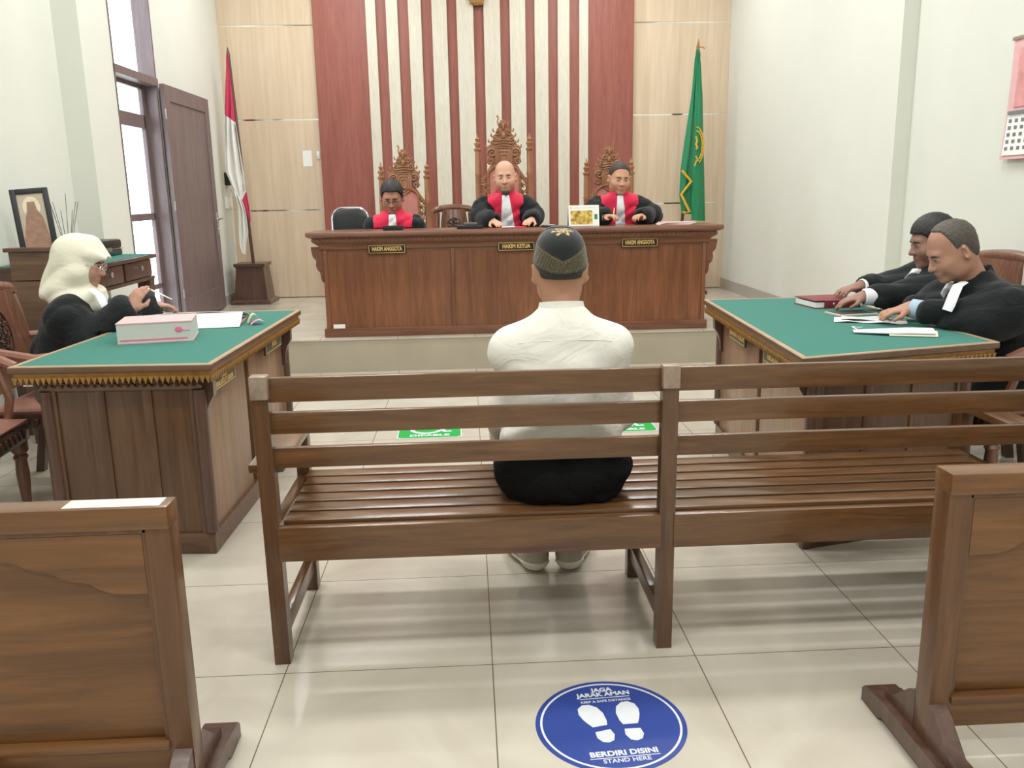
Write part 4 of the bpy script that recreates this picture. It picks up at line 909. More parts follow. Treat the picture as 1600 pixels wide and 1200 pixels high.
# ================================================================== people: signed-distance bodies turned into one surface
V3 = lambda *a: np.array(a, np.float32)
class Vol:
    def __init__(self, lo, hi, h):
        self.lo = np.array(lo, np.float32); self.h = h
        n = np.ceil((np.array(hi)-np.array(lo))/h).astype(int)+1; self.n = n
        self.ax = [self.lo[i]+h*np.arange(n[i], dtype=np.float32) for i in range(3)]
        self.D = np.full(n, .5, np.float32)
    def region(self, lo, hi, pad):
        sl = []
        for i in range(3):
            a = int(np.floor((lo[i]-pad-self.lo[i])/self.h)); b = int(np.ceil((hi[i]+pad-self.lo[i])/self.h))+1
            a, b = max(0, a), min(self.n[i], b)
            if b <= a: return None
            sl.append(slice(a, b))
        return tuple(sl)
    def grid(self, sl): return np.meshgrid(*[self.ax[i][sl[i]] for i in range(3)], indexing='ij', sparse=True)
    def op(self, fn, lo, hi, k, mode):
        sl = self.region(lo, hi, k+2.5*self.h)
        if sl is None: return
        X, Y, Z = self.grid(sl); d = fn(X, Y, Z); A = self.D[sl]
        if mode == 'u':
            q = np.maximum(k-np.abs(A-d), 0)/k; self.D[sl] = np.minimum(A, d)-q*q*k*.25
        else:
            q = np.maximum(k-np.abs(A+d), 0)/k; self.D[sl] = np.maximum(A, -d)+q*q*k*.25
    def cap(self, a, b, ra, rb=None, k=.02, mode='u'):
        rb = ra if rb is None else rb; a = np.array(a, np.float32); b = np.array(b, np.float32); ba = b-a; L = float(ba@ba)+1e-9
        def fn(X, Y, Z):
            px, py, pz = X-a[0], Y-a[1], Z-a[2]
            t = np.clip((px*ba[0]+py*ba[1]+pz*ba[2])/L, 0, 1)
            return np.sqrt((px-t*ba[0])**2+(py-t*ba[1])**2+(pz-t*ba[2])**2)-(ra+(rb-ra)*t)
        r = max(ra, rb); self.op(fn, np.minimum(a, b)-r, np.maximum(a, b)+r, k, mode)
    def ell(self, c, r, R=None, k=.02, mode='u'):
        c = np.array(c, np.float32); r = np.array(r, np.float32); R = np.eye(3) if R is None else np.array(R)
        def fn(X, Y, Z):
            px, py, pz = X-c[0], Y-c[1], Z-c[2]
            q = [(px*R[0, i]+py*R[1, i]+pz*R[2, i]) for i in range(3)]
            k0 = np.sqrt(sum((q[i]/r[i])**2 for i in range(3))); k1 = np.sqrt(sum((q[i]/r[i]**2)**2 for i in range(3)))
            return k0*(k0-1)/np.maximum(k1, 1e-6)
        e = np.sqrt(((np.array(R)*r)**2).sum(1)); self.op(fn, c-e, c+e, k, mode)
    def mesh(self):
        D, h = self.D, self.h; S = D < 0
        def both(A, ax, f):
            i0 = [slice(None)]*3; i1 = [slice(None)]*3; i0[ax] = slice(0, -1); i1[ax] = slice(1, None); return f(A[tuple(i0)], A[tuple(i1)])
        an, al = S, S
        for ax in range(3): an = both(an, ax, np.logical_or); al = both(al, ax, np.logical_and)
        act = an & ~al; fl = np.flatnonzero(act); sh = act.shape; I = np.stack(np.unravel_index(fl, sh), 1)
        idx = np.full(act.size, -1, np.int32); idx[fl] = np.arange(len(fl), dtype=np.int32)
        cor = np.array([(i, j, k) for i in (0, 1) for j in (0, 1) for k in (0, 1)])
        dv = [D[I[:, 0]+q[0], I[:, 1]+q[1], I[:, 2]+q[2]] for q in cor]
        acc = np.zeros((len(I), 3)); cnt = np.zeros(len(I))
        for a in range(8):
            for b in range(a+1, 8):
                if np.abs(cor[a]-cor[b]).sum() != 1: continue
                m = (dv[a] < 0) != (dv[b] < 0); t = dv[a][m]/(dv[a][m]-dv[b][m])
                acc[m] += cor[a]+t[:, None]*(cor[b]-cor[a]); cnt[m] += 1
        V = self.lo+h*(I+acc/cnt[:, None]); F = []
        for ax in range(3):
            u, v = (ax+1) % 3, (ax+2) % 3
            X = both(S, ax, np.not_equal); E = np.stack(np.unravel_index(np.flatnonzero(X), X.shape), 1)
            ok = (E[:, u] > 0) & (E[:, v] > 0) & (E[:, u] < S.shape[u]-1) & (E[:, v] < S.shape[v]-1); E = E[ok]
            sg = S[E[:, 0], E[:, 1], E[:, 2]]
            def at(du, dv_):
                q = E.copy(); q[:, u] += du; q[:, v] += dv_; return idx[np.ravel_multi_index((q[:, 0], q[:, 1], q[:, 2]), sh)]
            Q = np.stack([at(-1, -1), at(0, -1), at(0, 0), at(-1, 0)], 1); Q[~sg] = Q[~sg][:, ::-1]; F.append(Q)
        return V, np.concatenate(F)

def smooth_v(V, F, it):
    n = len(V); a = np.concatenate([F[:, q] for q in range(4)]+[F[:, (q+1) % 4] for q in range(4)]); b = np.concatenate([F[:, (q+1) % 4] for q in range(4)]+[F[:, q] for q in range(4)])
    cnt = np.maximum(np.bincount(a, minlength=n), 1)
    for _ in range(it):
        V = V*.5+.5*np.stack([np.bincount(a, V[b, c], n)/cnt for c in range(3)], 1)
    return V
def sdf_obj(name, vol, mat, parent=None, loc=None, smooth=1, tint=None, keep=None):
    V, F = vol.mesh()
    if smooth: V = smooth_v(V, F, smooth)
    if keep is not None and len(F):      # drop faces that lie fully outside
        pass
    me = bpy.data.meshes.new(name)
    me.vertices.add(len(V)); me.vertices.foreach_set('co', V.astype(np.float32).ravel())
    me.loops.add(F.size); me.loops.foreach_set('vertex_index', F.astype(np.int32).ravel())
    me.polygons.add(len(F)); me.polygons.foreach_set('loop_start', np.arange(0, F.size, 4, dtype=np.int32))
    me.update(calc_edges=True); me.polygons.foreach_set('use_smooth', [True]*len(F))
    if tint is not None:
        ca = me.color_attributes.new('tint', 'FLOAT_COLOR', 'POINT'); col = np.ones((len(V), 4), np.float32); col[:, :3] = tint(V); ca.data.foreach_set('color', col.ravel())
    me.materials.append(mat); me.validate()
    o = bpy.data.objects.new(name, me); C.objects.link(o); place(o, loc or (0, 0, 0), 0, parent); return o

def rot(yaw, pitch, roll):
    """columns: person's right, forward, up. yaw 0 faces +y, + turns left; pitch + looks down; roll + leans to own right"""
    m = Matrix.Rotation(yaw, 3, 'Z') @ Matrix.Rotation(-pitch, 3, 'X') @ Matrix.Rotation(roll, 3, 'Y'); return np.array(m)
class Head:
    def __init__(self, H, yaw, pitch=0, roll=0, sc=1.0): self.H = np.array(H, np.float32); self.R = rot(R_(yaw), R_(pitch), R_(roll)); self.s = sc
    def w(self, x, y, z): return self.H+self.R @ (np.array((x, y, z))*self.s)
    def loc(self, V): return ((V-self.H) @ self.R)/self.s
    def ell(self, v, c, r, k=.02, mode='u', R=None): v.ell(self.w(*c), np.array(r)*self.s, self.R if R is None else self.R @ R, k*self.s, mode)
    def cap(self, v, a, b, ra, rb=None, k=.02, mode='u'): v.cap(self.w(*a), self.w(*b), ra*self.s, (ra if rb is None else rb)*self.s, k*self.s, mode)
    def M(self): return Matrix(((*self.R[0]*self.s, self.H[0]), (*self.R[1]*self.s, self.H[1]), (*self.R[2]*self.s, self.H[2]), (0, 0, 0, 1)))

def add_head(v, hd, neck, jaw=1.0, cheek=1.0, nose=1.0, neck_r=.056, ears=True):
    hd.ell(v, (0, -.018, .040), (.0755, .094, .083), .02)
    hd.ell(v, (0, .022, -.038), (.060*jaw, .066, .078), .045)
    hd.ell(v, (0, -.01, -.02), (.069, .07, .07), .03)
    for sg in (-1, 1):
        hd.ell(v, (sg*.040*cheek, .046, -.036), (.026, .030, .026), .03); hd.ell(v, (sg*.047*jaw, .008, -.072), (.020, .03, .022), .03)
    hd.ell(v, (0, .066, -.098), (.024*jaw, .020, .018), .025)
    hd.ell(v, (0, .070, .022), (.046, .014, .012), .02)
    for sg in (-1, 1): hd.ell(v, (sg*.031, .092, -.001), (.018, .015, .011), .016, 's')
    for sg in (-1, 1): hd.ell(v, (sg*.031, .070, -.002), (.0165, .0130, .0105), .008)
    hd.cap(v, (0, .080, .006), (0, .101*1.0, -.034), .0075, .0125*nose, .012)
    for sg in (-1, 1): hd.ell(v, (sg*.0125*nose, .090, -.036), (.009, .011, .008), .008)
    hd.ell(v, (0, .080, -.064), (.026, .014, .0085), .010); hd.ell(v, (0, .079, -.077), (.021, .012, .008), .008)
    hd.cap(v, (-.022, .094, -.0702), (.022, .094, -.0702), .0018, .0018, .006, 's')
    for sg in ((-1, 1) if ears else ()):
        q = np.array(Matrix.Rotation(sg*R_(-46), 3, 'Z') @ Matrix.Rotation(R_(-8), 3, 'X'))
        hd.ell(v, (sg*.083, -.020, -.010), (.0085, .022, .034), .010, 'u', q); hd.ell(v, (sg*.092, -.012, -.006), (.006, .010, .018), .006, 's', q)
    hd.cap(v, (0, -.030, -.05), tuple(hd.loc(np.array([neck]))[0]), neck_r, neck_r*1.08, .035)

def add_hand(v, W_, d, n, side, curl=.5, spread=.0, sc=1.0, thumb=.6):
    """W_ wrist, d finger direction, n normal on the palm side, side +1 thumb towards cross(n,d)"""
    W_ = np.array(W_, float); d = np.array(d, float); d /= np.linalg.norm(d); n = np.array(n, float); n -= d*(n@d); n /= np.linalg.norm(n); t = np.cross(n, d)*side
    P = lambda a, b, c: W_+(d*a+t*b+n*c)*sc
    Rm = np.stack([t, d, n], 1)
    v.ell(P(.046, -.002, 0), np.array((.041, .054, .0155))*sc, Rm, .02); v.cap(P(0, 0, 0), P(.03, 0, 0), .024*sc, .02*sc, .02)
    for q, (off, L) in enumerate(((.030, .070), (.0105, .078), (-.0095, .072), (-.028, .057))):
        a = P(.082-.006*abs(q-1), off, 0); dd = d+t*off*spread*8; dd = dd/np.linalg.norm(dd); ang = 0
        for j, (fr, r0, r1) in enumerate(((.45, .0092, .0086), (.32, .0086, .0078), (.23, .0078, .0066))):
            ang += curl*(.55+.3*j)*(1+.06*q); b = a+(dd*math.cos(ang)+n*math.sin(ang))*L*fr*sc; v.cap(a, b, r0*sc, r1*sc, .004); a = b
    a = P(.022, .032, .006); b = P(.052, .056, .012+.012*thumb); c = P(.080, .060-.012*thumb, .016+.022*thumb)
    v.cap(P(.012, .016, .002), a, .014*sc, .0145*sc, .012); v.cap(a, b, .0125*sc, .0105*sc, .008); v.cap(b, c, .0100*sc, .0078*sc, .005)

def frame(fwd):
    f = np.array((math.cos(R_(fwd)), math.sin(R_(fwd)), 0)); r = np.array((f[1], -f[0], 0)); return f, r      # forward, right (degrees from +x)

SKIN = np.array(s(176, 124, 96)[:3]); LIP = np.array(s(150, 84, 76)[:3])
def skin_tint(hd, base, beard=None, scalp=None):
    b = np.array(base)
    def fn(V):
        L = hd.loc(V); x, y, z = L[:, 0], L[:, 1], L[:, 2]; col = np.tile(b, (len(V), 1))
        def blend(m, c): col[:] = col*(1-m[:, None])+np.array(c)*m[:, None]
        near = (np.abs(x) < .12) & (np.abs(y) < .14) & (np.abs(z) < .16)
        lip = np.exp(-((x/.021)**2+((z+.0705)/.0105)**2)**2)*(y > .07); blend(lip*near*.75, b*np.array((.80, .58, .58)))
        if beard is not None:
            bm = (1/(1+np.exp((z+.062+.35*np.abs(x))/.005)))*(y > .02)*(z > -.14)*np.maximum(0, 1-.6*lip); blend(np.clip(bm*near, 0, 1)*beard[0], beard[1])
            mu = np.exp(-(((np.abs(x)-.0)/.026)**4+((z+.053)/.006)**2))*(y > .07); blend(mu*near*beard[0], beard[1])
        if scalp is not None: blend(np.clip((z-scalp[0](y))/.012, 0, 1)*near*scalp[1], scalp[2])
        return np.clip(col, 0, 1)
    return fn

def add_eyes(o, hd, brow_mat, brow=1.0):
    B = hd.M()
    for sg in (-1, 1):
        mb = MB(m=B); mb.ball((sg*.031, .0742, -.0045), (.0118, .0092, .0036), 14, 8); e = mb.build('eye', M['eyew'], o)
        mb = MB(m=B); mb.ball((sg*.031, .0800, -.0048), (.0055, .0038, .0034), 10, 7); mb.build('iris', M['iris'], e)
        mb = MB(m=B); mb.tube([(sg*.0195, .0830, -.0025), (sg*.026, .0845, .0005), (sg*.034, .0835, .0005), (sg*.043, .0765, -.003)], [.0008, .0016, .0016, .0008], 5); mb.build('eyelid', M['iris'], e)
        mb = MB(m=B); mb.tube([(sg*.012, .0868, .0165), (sg*.025, .0856, .0192), (sg*.038, .0786, .0180), (sg*.048, .069, .0125)], [.0030*brow, .0042*brow, .0036*brow, .0016], 6); mb.build('eyebrow', brow_mat, o)

def hair_cap(name, parent, hd, mat, line, th=.009, h=.005, bump=.0014, cut=None):
    """shell over the skull kept above the hairline z > line(y)"""
    R0 = .15*hd.s; v = Vol(hd.H-R0, hd.H+R0, h); hd.ell(v, (0, -.018, .041), (.0755+th, .094+th, .083+th), .02); hd.ell(v, (0, -.045, -.015), (.062+th, .058+th, .07+th*.6), .03)
    X, Y, Z = np.meshgrid(*v.ax, indexing='ij'); P = np.stack([X.ravel(), Y.ravel(), Z.ravel()], 1); L = hd.loc(P); x, y, z = L.T
    g = (line(y, np.abs(x))-z)*hd.s
    n = bump*(np.sin(x*310+z*140)+np.sin(y*280-z*190+1)+np.sin((x+y)*200))/3
    d = np.maximum(v.D.ravel()+n, g)
    if cut is not None: d = np.maximum(d, cut(x, y, z)*hd.s)
    v.D = d.reshape(v.D.shape).astype(np.float32); return sdf_obj(name, v, mat, parent, smooth=1)

def spectacles(o, hd, mat, z0=.0):
    B = hd.M(); mb = MB(m=B)
    for sg in (-1, 1):
        P = [(sg*(.032+.022*math.cos(a)), .099-.002*abs(math.cos(a)), z0-.006+.0155*math.sin(a)) for a in [R_(20*q) for q in range(19)]]
        mb.tube(P, .0019, 6)
        mb.tube([(sg*.054, .096, z0-.002), (sg*.070, .07, z0), (sg*.080, .0, z0-.002), (sg*.082, -.02, z0-.012)], .0017, 5)
    mb.tube([(-.011, .099, z0-.003), (0, .102, z0+.001), (.011, .099, z0-.003)], .0019, 5)
    g = mb.build('glasses', mat, o)
    for sg in (-1, 1):
        mb = MB(m=B); mb.ball((sg*.032, .0985, z0-.006), (.021, .0008, .0148), 14, 6); mb.build('lens', M['glass'], g)
    return g

def torso_prims(v, S, g=0., k=.08, arms=True, hands=True, legs=True, gs=None, sleeve=None):
    """S: skeleton dict of points; g extra thickness"""
    f, r = frame(S['fwd']); up = np.array((0, 0, 1.))
    sp = S['chest']-S['pelvis']; sp = sp/np.linalg.norm(sp); fw = f-sp*(f@sp); fw /= np.linalg.norm(fw); Rt = np.stack([r, fw, sp], 1); b = S.get('bulk', 1.)
    v.ell(S['pelvis'], np.array((.165*b+g, .125*b+g, .125+g)), Rt, k); v.ell(S['pelvis']*.5+S['chest']*.5, np.array((.150*b+g, .108*b+g, .17+g)), Rt, k); v.ell(S['chest'], np.array((.168*b+g, .108*b+g, .17+g)), Rt, k)
    nb = S['neck']
    for sh in (S['shR'], S['shL']): v.cap(nb-up*.035, sh, .050+g, .054*b+g, .06)

def make_person(label, S, hd, skin, outfit, h=.005, floor_z=0., beard=None, scalp=None, headkw={}):
    """body = one continuous surface (head, neck, trunk, arms, hands, legs, feet)"""
    O = np.array((*S['pelvis'][:2], floor_z))
    pts = np.array([S[k] for k in S if isinstance(S[k], np.ndarray)]+[hd.H])
    lo = pts.min(0)-.21; hi = pts.max(0)+.21; lo[2] = max(lo[2], floor_z-.02)
    v = Vol(lo, hi, h); torso_prims(v, S, -.012); b = S.get('bulk', 1.)
    for q in 'RL':
        v.cap(S['sh'+q], S['el'+q], .046*b, .038, .03); v.cap(S['el'+q], S['wr'+q], .040, .026, .02)
        v.cap(S['hip'+q], S['kn'+q], .078*b, .056, .05); v.cap(S['kn'+q], S['an'+q], .054, .038, .03)
        v.cap(S['an'+q]+np.array((0, 0, -.02)), S['to'+q], .036, .028, .03)
        add_hand(v, S['wr'+q], S['hd'+q], S['hn'+q], (1 if q == 'R' else -1)*S.get('flip'+q, 1), S.get('curl'+q, .5), sc=S.get('hs', 1.0), thumb=S.get('th'+q, .6))
    add_head(v, hd, S['neck'], **headkw); keep_out(v, S, .002)
    V, F = v.mesh(); V = smooth_v(V, F, 1)
    me = bpy.data.meshes.new('person'); W0 = V-O
    me.vertices.add(len(V)); me.vertices.foreach_set('co', W0.astype(np.float32).ravel()); me.loops.add(F.size); me.loops.foreach_set('vertex_index', F.astype(np.int32).ravel())
    me.polygons.add(len(F)); me.polygons.foreach_set('loop_start', np.arange(0, F.size, 4, dtype=np.int32)); me.update(calc_edges=True); me.polygons.foreach_set('use_smooth', [True]*len(F))
    ca = me.color_attributes.new('tint', 'FLOAT_COLOR', 'POINT'); col = np.ones((len(V), 4), np.float32); col[:, :3] = skin_tint(hd, skin, beard, scalp)(V); ca.data.foreach_set('color', col.ravel())
    me.materials.append(M['skin']); me.validate()
    o = bpy.data.objects.new('person', me); C.objects.link(o); place(o, tuple(O)); tag(o, label, 'person')
    hd.H = (hd.H-O).astype(np.float32)
    for k in list(S):
        if isinstance(S[k], np.ndarray) and k[:2] not in ('hd', 'hn'): S[k] = S[k]-O
    S['lo'], S['hi'], S['O'] = lo-O, hi-O, O
    outfit(o, S, hd); return o

def keep_out(v, S, m=.003):
    """cloth and body stop where the chair, desk or table they rest on begins"""
    for (c, hf, yaw) in S.get('solid', []):
        c = np.array(c)-S.get('O', np.zeros(3)); hf = np.array(hf); e = np.array((abs(math.cos(yaw))*hf[0]+abs(math.sin(yaw))*hf[1], abs(math.sin(yaw))*hf[0]+abs(math.cos(yaw))*hf[1], hf[2]))
        sl = v.region(c-e, c+e, m+2*v.h)
        if sl is None: continue
        X, Y, Z = v.grid(sl); ca, sa = math.cos(yaw), math.sin(yaw); px, py = (X-c[0])*ca+(Y-c[1])*sa, -(X-c[0])*sa+(Y-c[1])*ca
        d = np.maximum(np.maximum(np.abs(px)-hf[0], np.abs(py)-hf[1]), np.abs(Z-c[2])-hf[2]); v.D[sl] = np.maximum(v.D[sl], m-d)
def solids_arm(x, y, rz, z0=0, w=.27):
    R2 = lambda a, b: (x+a*math.cos(rz)-b*math.sin(rz), y+a*math.sin(rz)+b*math.cos(rz)); B = []
    for (a0, a1, b0, b1, q0, q1) in ((-w-.02, w+.02, -.26, .262, .34, .478), (-w-.04, w+.04, -.36, -.195, .40, 1.1), (-w-.07, -w+.03, -.25, .25, .3, .715), (w-.03, w+.07, -.25, .25, .3, .715)):
        B.append(((*R2((a0+a1)/2, (b0+b1)/2), z0+(q0+q1)/2), ((a1-a0)/2, (b1-b0)/2, (q1-q0)/2), rz))
    return B
def solids_judge(x, hw):
    B = []
    for (a0, a1, b0, b1, q0, q1) in ((-hw-.06, hw+.06, -.29, .27, .34, .495), (-hw-.03, hw+.03, .195, .30, .4, 1.9), (-hw-.08, -hw+.015, -.32, .27, .4, .732), (hw-.015, hw+.08, -.32, .27, .4, .732)):
        B.append(((x+(a0+a1)/2, 7.52+(b0+b1)/2, ZP+(q0+q1)/2), ((a1-a0)/2, (b1-b0)/2, (q1-q0)/2), 0))
    B.append(((.378, 6.90, 1.0), (1.66, .25, .091), 0)); B.append(((.378, 6.76, .6), (1.53, .03, .4), 0))
    return B
def folds(v, amp, comps, mask=None):
    """soft creases: sharpened, wandering waves"""
    X, Y, Z = np.meshgrid(*v.ax, indexing='ij', sparse=True)
    sl = np.flatnonzero(np.abs(v.D.ravel()) < .06); iz = np.unravel_index(sl, v.D.shape); x, y, z = (v.ax[i][iz[i]] for i in range(3)); n = 0
    w1 = .9*np.sin(9*x+7*y-8*z)+.6*np.sin(17*z-13*x+5*y)
    for a, b, c, ph, w in comps:
        q = np.sin(a*x+b*y+c*z+ph+1.3*w1); n = n+w*(1-np.abs(q)*2)*(.55+.45*np.sin(6*x-9*y+11*z+ph))
    n = n*amp
    if mask is not None: n = n*mask(x, y, z)
    D = v.D.ravel(); D[sl] += n.astype(np.float32); v.D = D.reshape(v.D.shape)

def clip_vol(v, fn):
    X, Y, Z = np.meshgrid(*v.ax, indexing='ij', sparse=True); c = v.copy() if False else None
    w = Vol.__new__(Vol); w.lo, w.h, w.n, w.ax = v.lo, v.h, v.n, v.ax; w.D = np.maximum(v.D, fn(X, Y, Z)).astype(np.float32); return w
def offset_clip(v, off, fn):
    X, Y, Z = np.meshgrid(*v.ax, indexing='ij', sparse=True)
    w = Vol.__new__(Vol); w.lo, w.h, w.n, w.ax = v.lo, v.h, v.n, v.ax; w.D = np.maximum(v.D-off, fn(X, Y, Z)).astype(np.float32); return w

def off_sleeve(S, X, Y, Z, r=.115):
    d = 9.
    for q in 'RL':
        for a, b in ((S['sh'+q]*.45+S['el'+q]*.55, S['el'+q]), (S['el'+q], S['wr'+q])):
            ba = b-a; t = np.clip(((X-a[0])*ba[0]+(Y-a[1])*ba[1]+(Z-a[2])*ba[2])/(ba@ba), 0, 1)
            d = np.minimum(d, np.sqrt((X-a[0]-t*ba[0])**2+(Y-a[1]-t*ba[1])**2+(Z-a[2]-t*ba[2])**2))
    return r-d
def robe_vol(S, h=.008, g=.022, sleeve=(.070, .072, .076), cuff=.84):
    v = Vol(S['lo'], S['hi'], h); torso_prims(v, S, g, .09); b = S.get('bulk', 1.)
    for q in 'RL':
        c = S['el'+q]+(S['wr'+q]-S['el'+q])*cuff
        v.cap(S['sh'+q], S['el'+q], sleeve[0]*b, sleeve[1]*b, .06); v.cap(S['el'+q], c, sleeve[1]*b, sleeve[2], .05)
        v.cap(S['hip'+q], S['kn'+q], .125, .10, .10); v.cap(S['kn'+q], S['an'+q]+np.array((0, 0, .08)), .10, .11, .08)
        e = c-S['el'+q]; e = e/np.linalg.norm(e); v.ell(c+e*sleeve[2]*.75, (sleeve[2]*.62,)*3, None, .012, 's')       # open sleeve mouth
    nk = S['neck']; v.cap(nk+np.array((0, 0, -.02)), nk+np.array((0, 0, .035)), .082, .072, .03)                          # stand collar
    return v

# ------------------------------------------------------------------ the seated man in white, from behind
def P(*a): return np.array(a, float)
x0 = .275
S = dict(fwd=90, bulk=.94, pelvis=P(x0-.005, 2.55, .56), chest=P(x0, 2.545, .80), neck=P(x0+.003, 2.56, .985), shR=P(x0+.143, 2.555, .893), shL=P(x0-.143, 2.555, .893), elR=P(x0+.176, 2.59, .685), elL=P(x0-.178, 2.59, .685),
         wrR=P(x0+.10, 2.86, .61), wrL=P(x0-.175, 2.74, .575), hipR=P(x0+.09, 2.56, .535), hipL=P(x0-.095, 2.56, .535), knR=P(x0+.12, 2.99, .515), knL=P(x0-.13, 2.99, .515), anR=P(x0+.065, 2.94, .10), anL=P(x0-.06, 2.94, .10), toR=P(x0+.13, 3.08, .04), toL=P(x0-.125, 3.08, .04),
         hdR=P(-.3, 1, -.35), hdL=P(.1, 1, -.5), hnR=P(0, -.2, -1), hnL=P(.15, -.2, -1), flipR=1, flipL=1, curlR=.35, curlL=.4)
hd = Head((x0+.001, 2.605, 1.130), 0, -3, 0, .94)
def outfit(o, S, hd):
    v = Vol(S['lo'], S['hi'], .006); torso_prims(v, S, .010, .08)
    for q, sg in (('R', 1), ('L', -1)):
        mid = S['sh'+q]*.62+S['el'+q]*.38; v.cap(S['neck']+P(sg*.055, 0, -.060), S['sh'+q]+P(sg*.01, 0, .004), .052, .052, .06)
        v.cap(S['sh'+q], mid, .057, .055, .04); v.cap(mid, S['el'+q], .054, .052, .014); v.cap(S['el'+q], S['el'+q]+(S['wr'+q]-S['el'+q])*.93, .051, .042, .014)
    v.ell(S['pelvis']+P(0, -.0, .06), (.166, .135, .12), None, .05)
    v.cap(S['neck']+P(0, .0, -.05), S['neck']+P(0, .014, -.004), .076, .069, .04)
    X, Y, Z = np.meshgrid(*v.ax, indexing='ij', sparse=True)
    pz, cz = S['pelvis'][2], S['chest'][2]
    comps = [(26, 0, 30, 0, 1), (-34, 10, 22, 1, .8), (60, 0, 12, 2, .5), (10, 0, 55, .5, .5)]
    folds(v, .010, [(9, 0, 12, 0, 1), (-13, 4, 9, 1, .9), (22, 0, 6, 2, .5)], lambda X, Y, Z: np.clip((cz+.12-Z)/.12, .15, 1))
    for q, sg in (('R', 1), ('L', -1)): folds(v, .006, [(8*sg, 12, 30, 1, 1), (8, -16, 20, 2, .7)], lambda X, Y, Z: np.clip((np.abs(X)-.15)/.03, 0, 1)*np.clip((cz+.05-Z)/.1, 0, 1)*(X*sg > 0))
    hem = pz+.005
    w = offset_clip(v, 0, lambda X, Y, Z: hem-Z+.012*np.sin(X*14+1)+.0*Y)
    nk = S['neck']
    ng = w.region(nk-.2, nk+.2, 0)
    sh = sdf_obj('shirt', w, M['shirt'], o, smooth=1)
    ys = []; zi = nk[2]-.050                             # yoke seam sewn across the back
    for q in range(37):
        xx = nk[0]-.14+.28*q/36; zz = zi-.010*abs(q/18-1)**2; i, k = int((xx-w.lo[0])/w.h), int((zz-w.lo[2])/w.h); c_ = w.D[i, :, k]; j = int(np.argmax(c_ < 0)); f_ = c_[j-1]/(c_[j-1]-c_[j]) if j > 0 else 0
        ys.append((xx, w.ax[1][j-1]+w.h*f_+.0005, zz))
    mb = MB(); mb.tube(ys, .0011, 6); mb.build('yoke_seam', M['shirt'], sh)
    mb = MB(); N = 40                                    # folded collar: stand and leaf
    def col(u, v_):
        a = R_(-90)+2*PI*(u-.5)*.96; rx, ry = .0655, .066
        if v_ < .5: q = v_/.5; rr, z = 1.0-.02*q, -.005+.058*q
        else: q = (v_-.5)/.5; rr, z = .98+.20*q, .053-.060*q-.004*math.sin(q*PI)
        back = .5-.5*math.sin(a)
        return (nk[0]+rx*rr*math.cos(a)*1.02, nk[1]+.018+ry*rr*math.sin(a), nk[2]-.005+z+.010*back-.012*(1-back))
    mb.sheet(col, N, 12, .002); mb.build('collar', M['shirt'], sh)
    mb = MB(); yk = [(-.185+.37*q/24) for q in range(25)]
    for q, sg in (('R', 1), ('L', -1)):
        c = S['el'+q]+(S['wr'+q]-S['el'+q])*.90; dd = (S['wr'+q]-S['el'+q]); dd = dd/np.linalg.norm(dd)
        mc = Vector(dd).to_track_quat('Z', 'Y').to_matrix().to_4x4(); mb2 = MB(m=Matrix.Translation(c) @ mc); mb2.lathe([(.046, -.03), (.0485, -.028), (.048, .022), (.043, .026), (.034, .02)], (0, 0, 0), 20); mb2.build('cuff', M['shirt'], sh)
    mb.bm.free()
    v = Vol(S['lo'], S['hi'], .007)
    v.ell(S['pelvis']+P(0, 0, -.015), (.175, .155, .105), None, .05); v.ell(S['pelvis']+P(0, -.07, -.035), (.160, .105, .08), None, .08)
    for q, sg in (('R', 1), ('L', -1)):
        v.ell(S['hip'+q]+P(0, -.03, -.015), (.095, .11, .085), None, .10); v.cap(S['hip'+q], S['kn'+q], .096, .078, .05); v.cap(S['kn'+q], S['an'+q]+P(0, 0, .0), .076, .062, .04)
    folds(v, .006, [(12, 8, 18, 0, 1), (-18, 12, 10, 1, .8)])
    w = offset_clip(v, 0, lambda X, Y, Z: np.maximum(.4475-Z-10*np.maximum(0, Y-.30), .085-Z)+0*X)
    sdf_obj('trousers', w, M['trouser'], o, smooth=1)
    for q, sg in (('R', 1), ('L', -1)):
        v = Vol(S['an'+q]-.2, S['an'+q]+.24, .005); a = S['an'+q]; to = S['to'+q]
        v.cap(P(a[0], a[1]-.005, .052), P(a[0], a[1]-.005, .105), .043, .041, .02); v.cap(P(a[0], a[1]-.01, .052), P(to[0], to[1], .045), .043, .040, .03); v.cap(P(a[0], a[1]-.0, .08), P(*(a*.4+to*.6)[:2], .055), .035, .035, .03)
        w = offset_clip(v, 0, lambda X, Y, Z: np.maximum(.026-Z, Z-.112)+0*X+0*Y); s_ = sdf_obj('shoe', w, M['shoe'], o, smooth=1)
        w = offset_clip(v, .006, lambda X, Y, Z: np.maximum(.003-Z, Z-.030-.012*np.clip((a[1]+.02-Y)/.05, 0, 1))+0*X); sdf_obj('sole', w, M['sole'], s_, smooth=1)
        mb = MB(); mb.lathe([(.038, .09), (.042, .095), (.040, .16), (.036, .165)], (a[0], a[1], 0), 16); mb.build('sock', M['trouser'], s_)
        e = (to-a)/np.linalg.norm(to-a); n_ = P(e[1], -e[0], 0); mb = MB()
        for j in range(4):
            c = a+(to-a)*(.35+.14*j); mb.tube([tuple(P(*c[:2], .088-.006*j)-n_*.026), tuple(P(*c[:2], .096-.006*j)), tuple(P(*c[:2], .088-.006*j)+n_*.026)], .003, 5)
        mb.build('laces', M['white'], s_)
    # cropped hair at the nape, and the embroidered cap
    hair_cap('hair', o, hd, M['stubble'], lambda y, x: np.where(y < .03, -.02+.9*np.maximum(0, y+.05), .07), .0012, .005, .0008)
    s_ = hd.s; v = Vol(hd.H-.17, hd.H+.17, .0032)
    T = rot(0, R_(-9), 0)
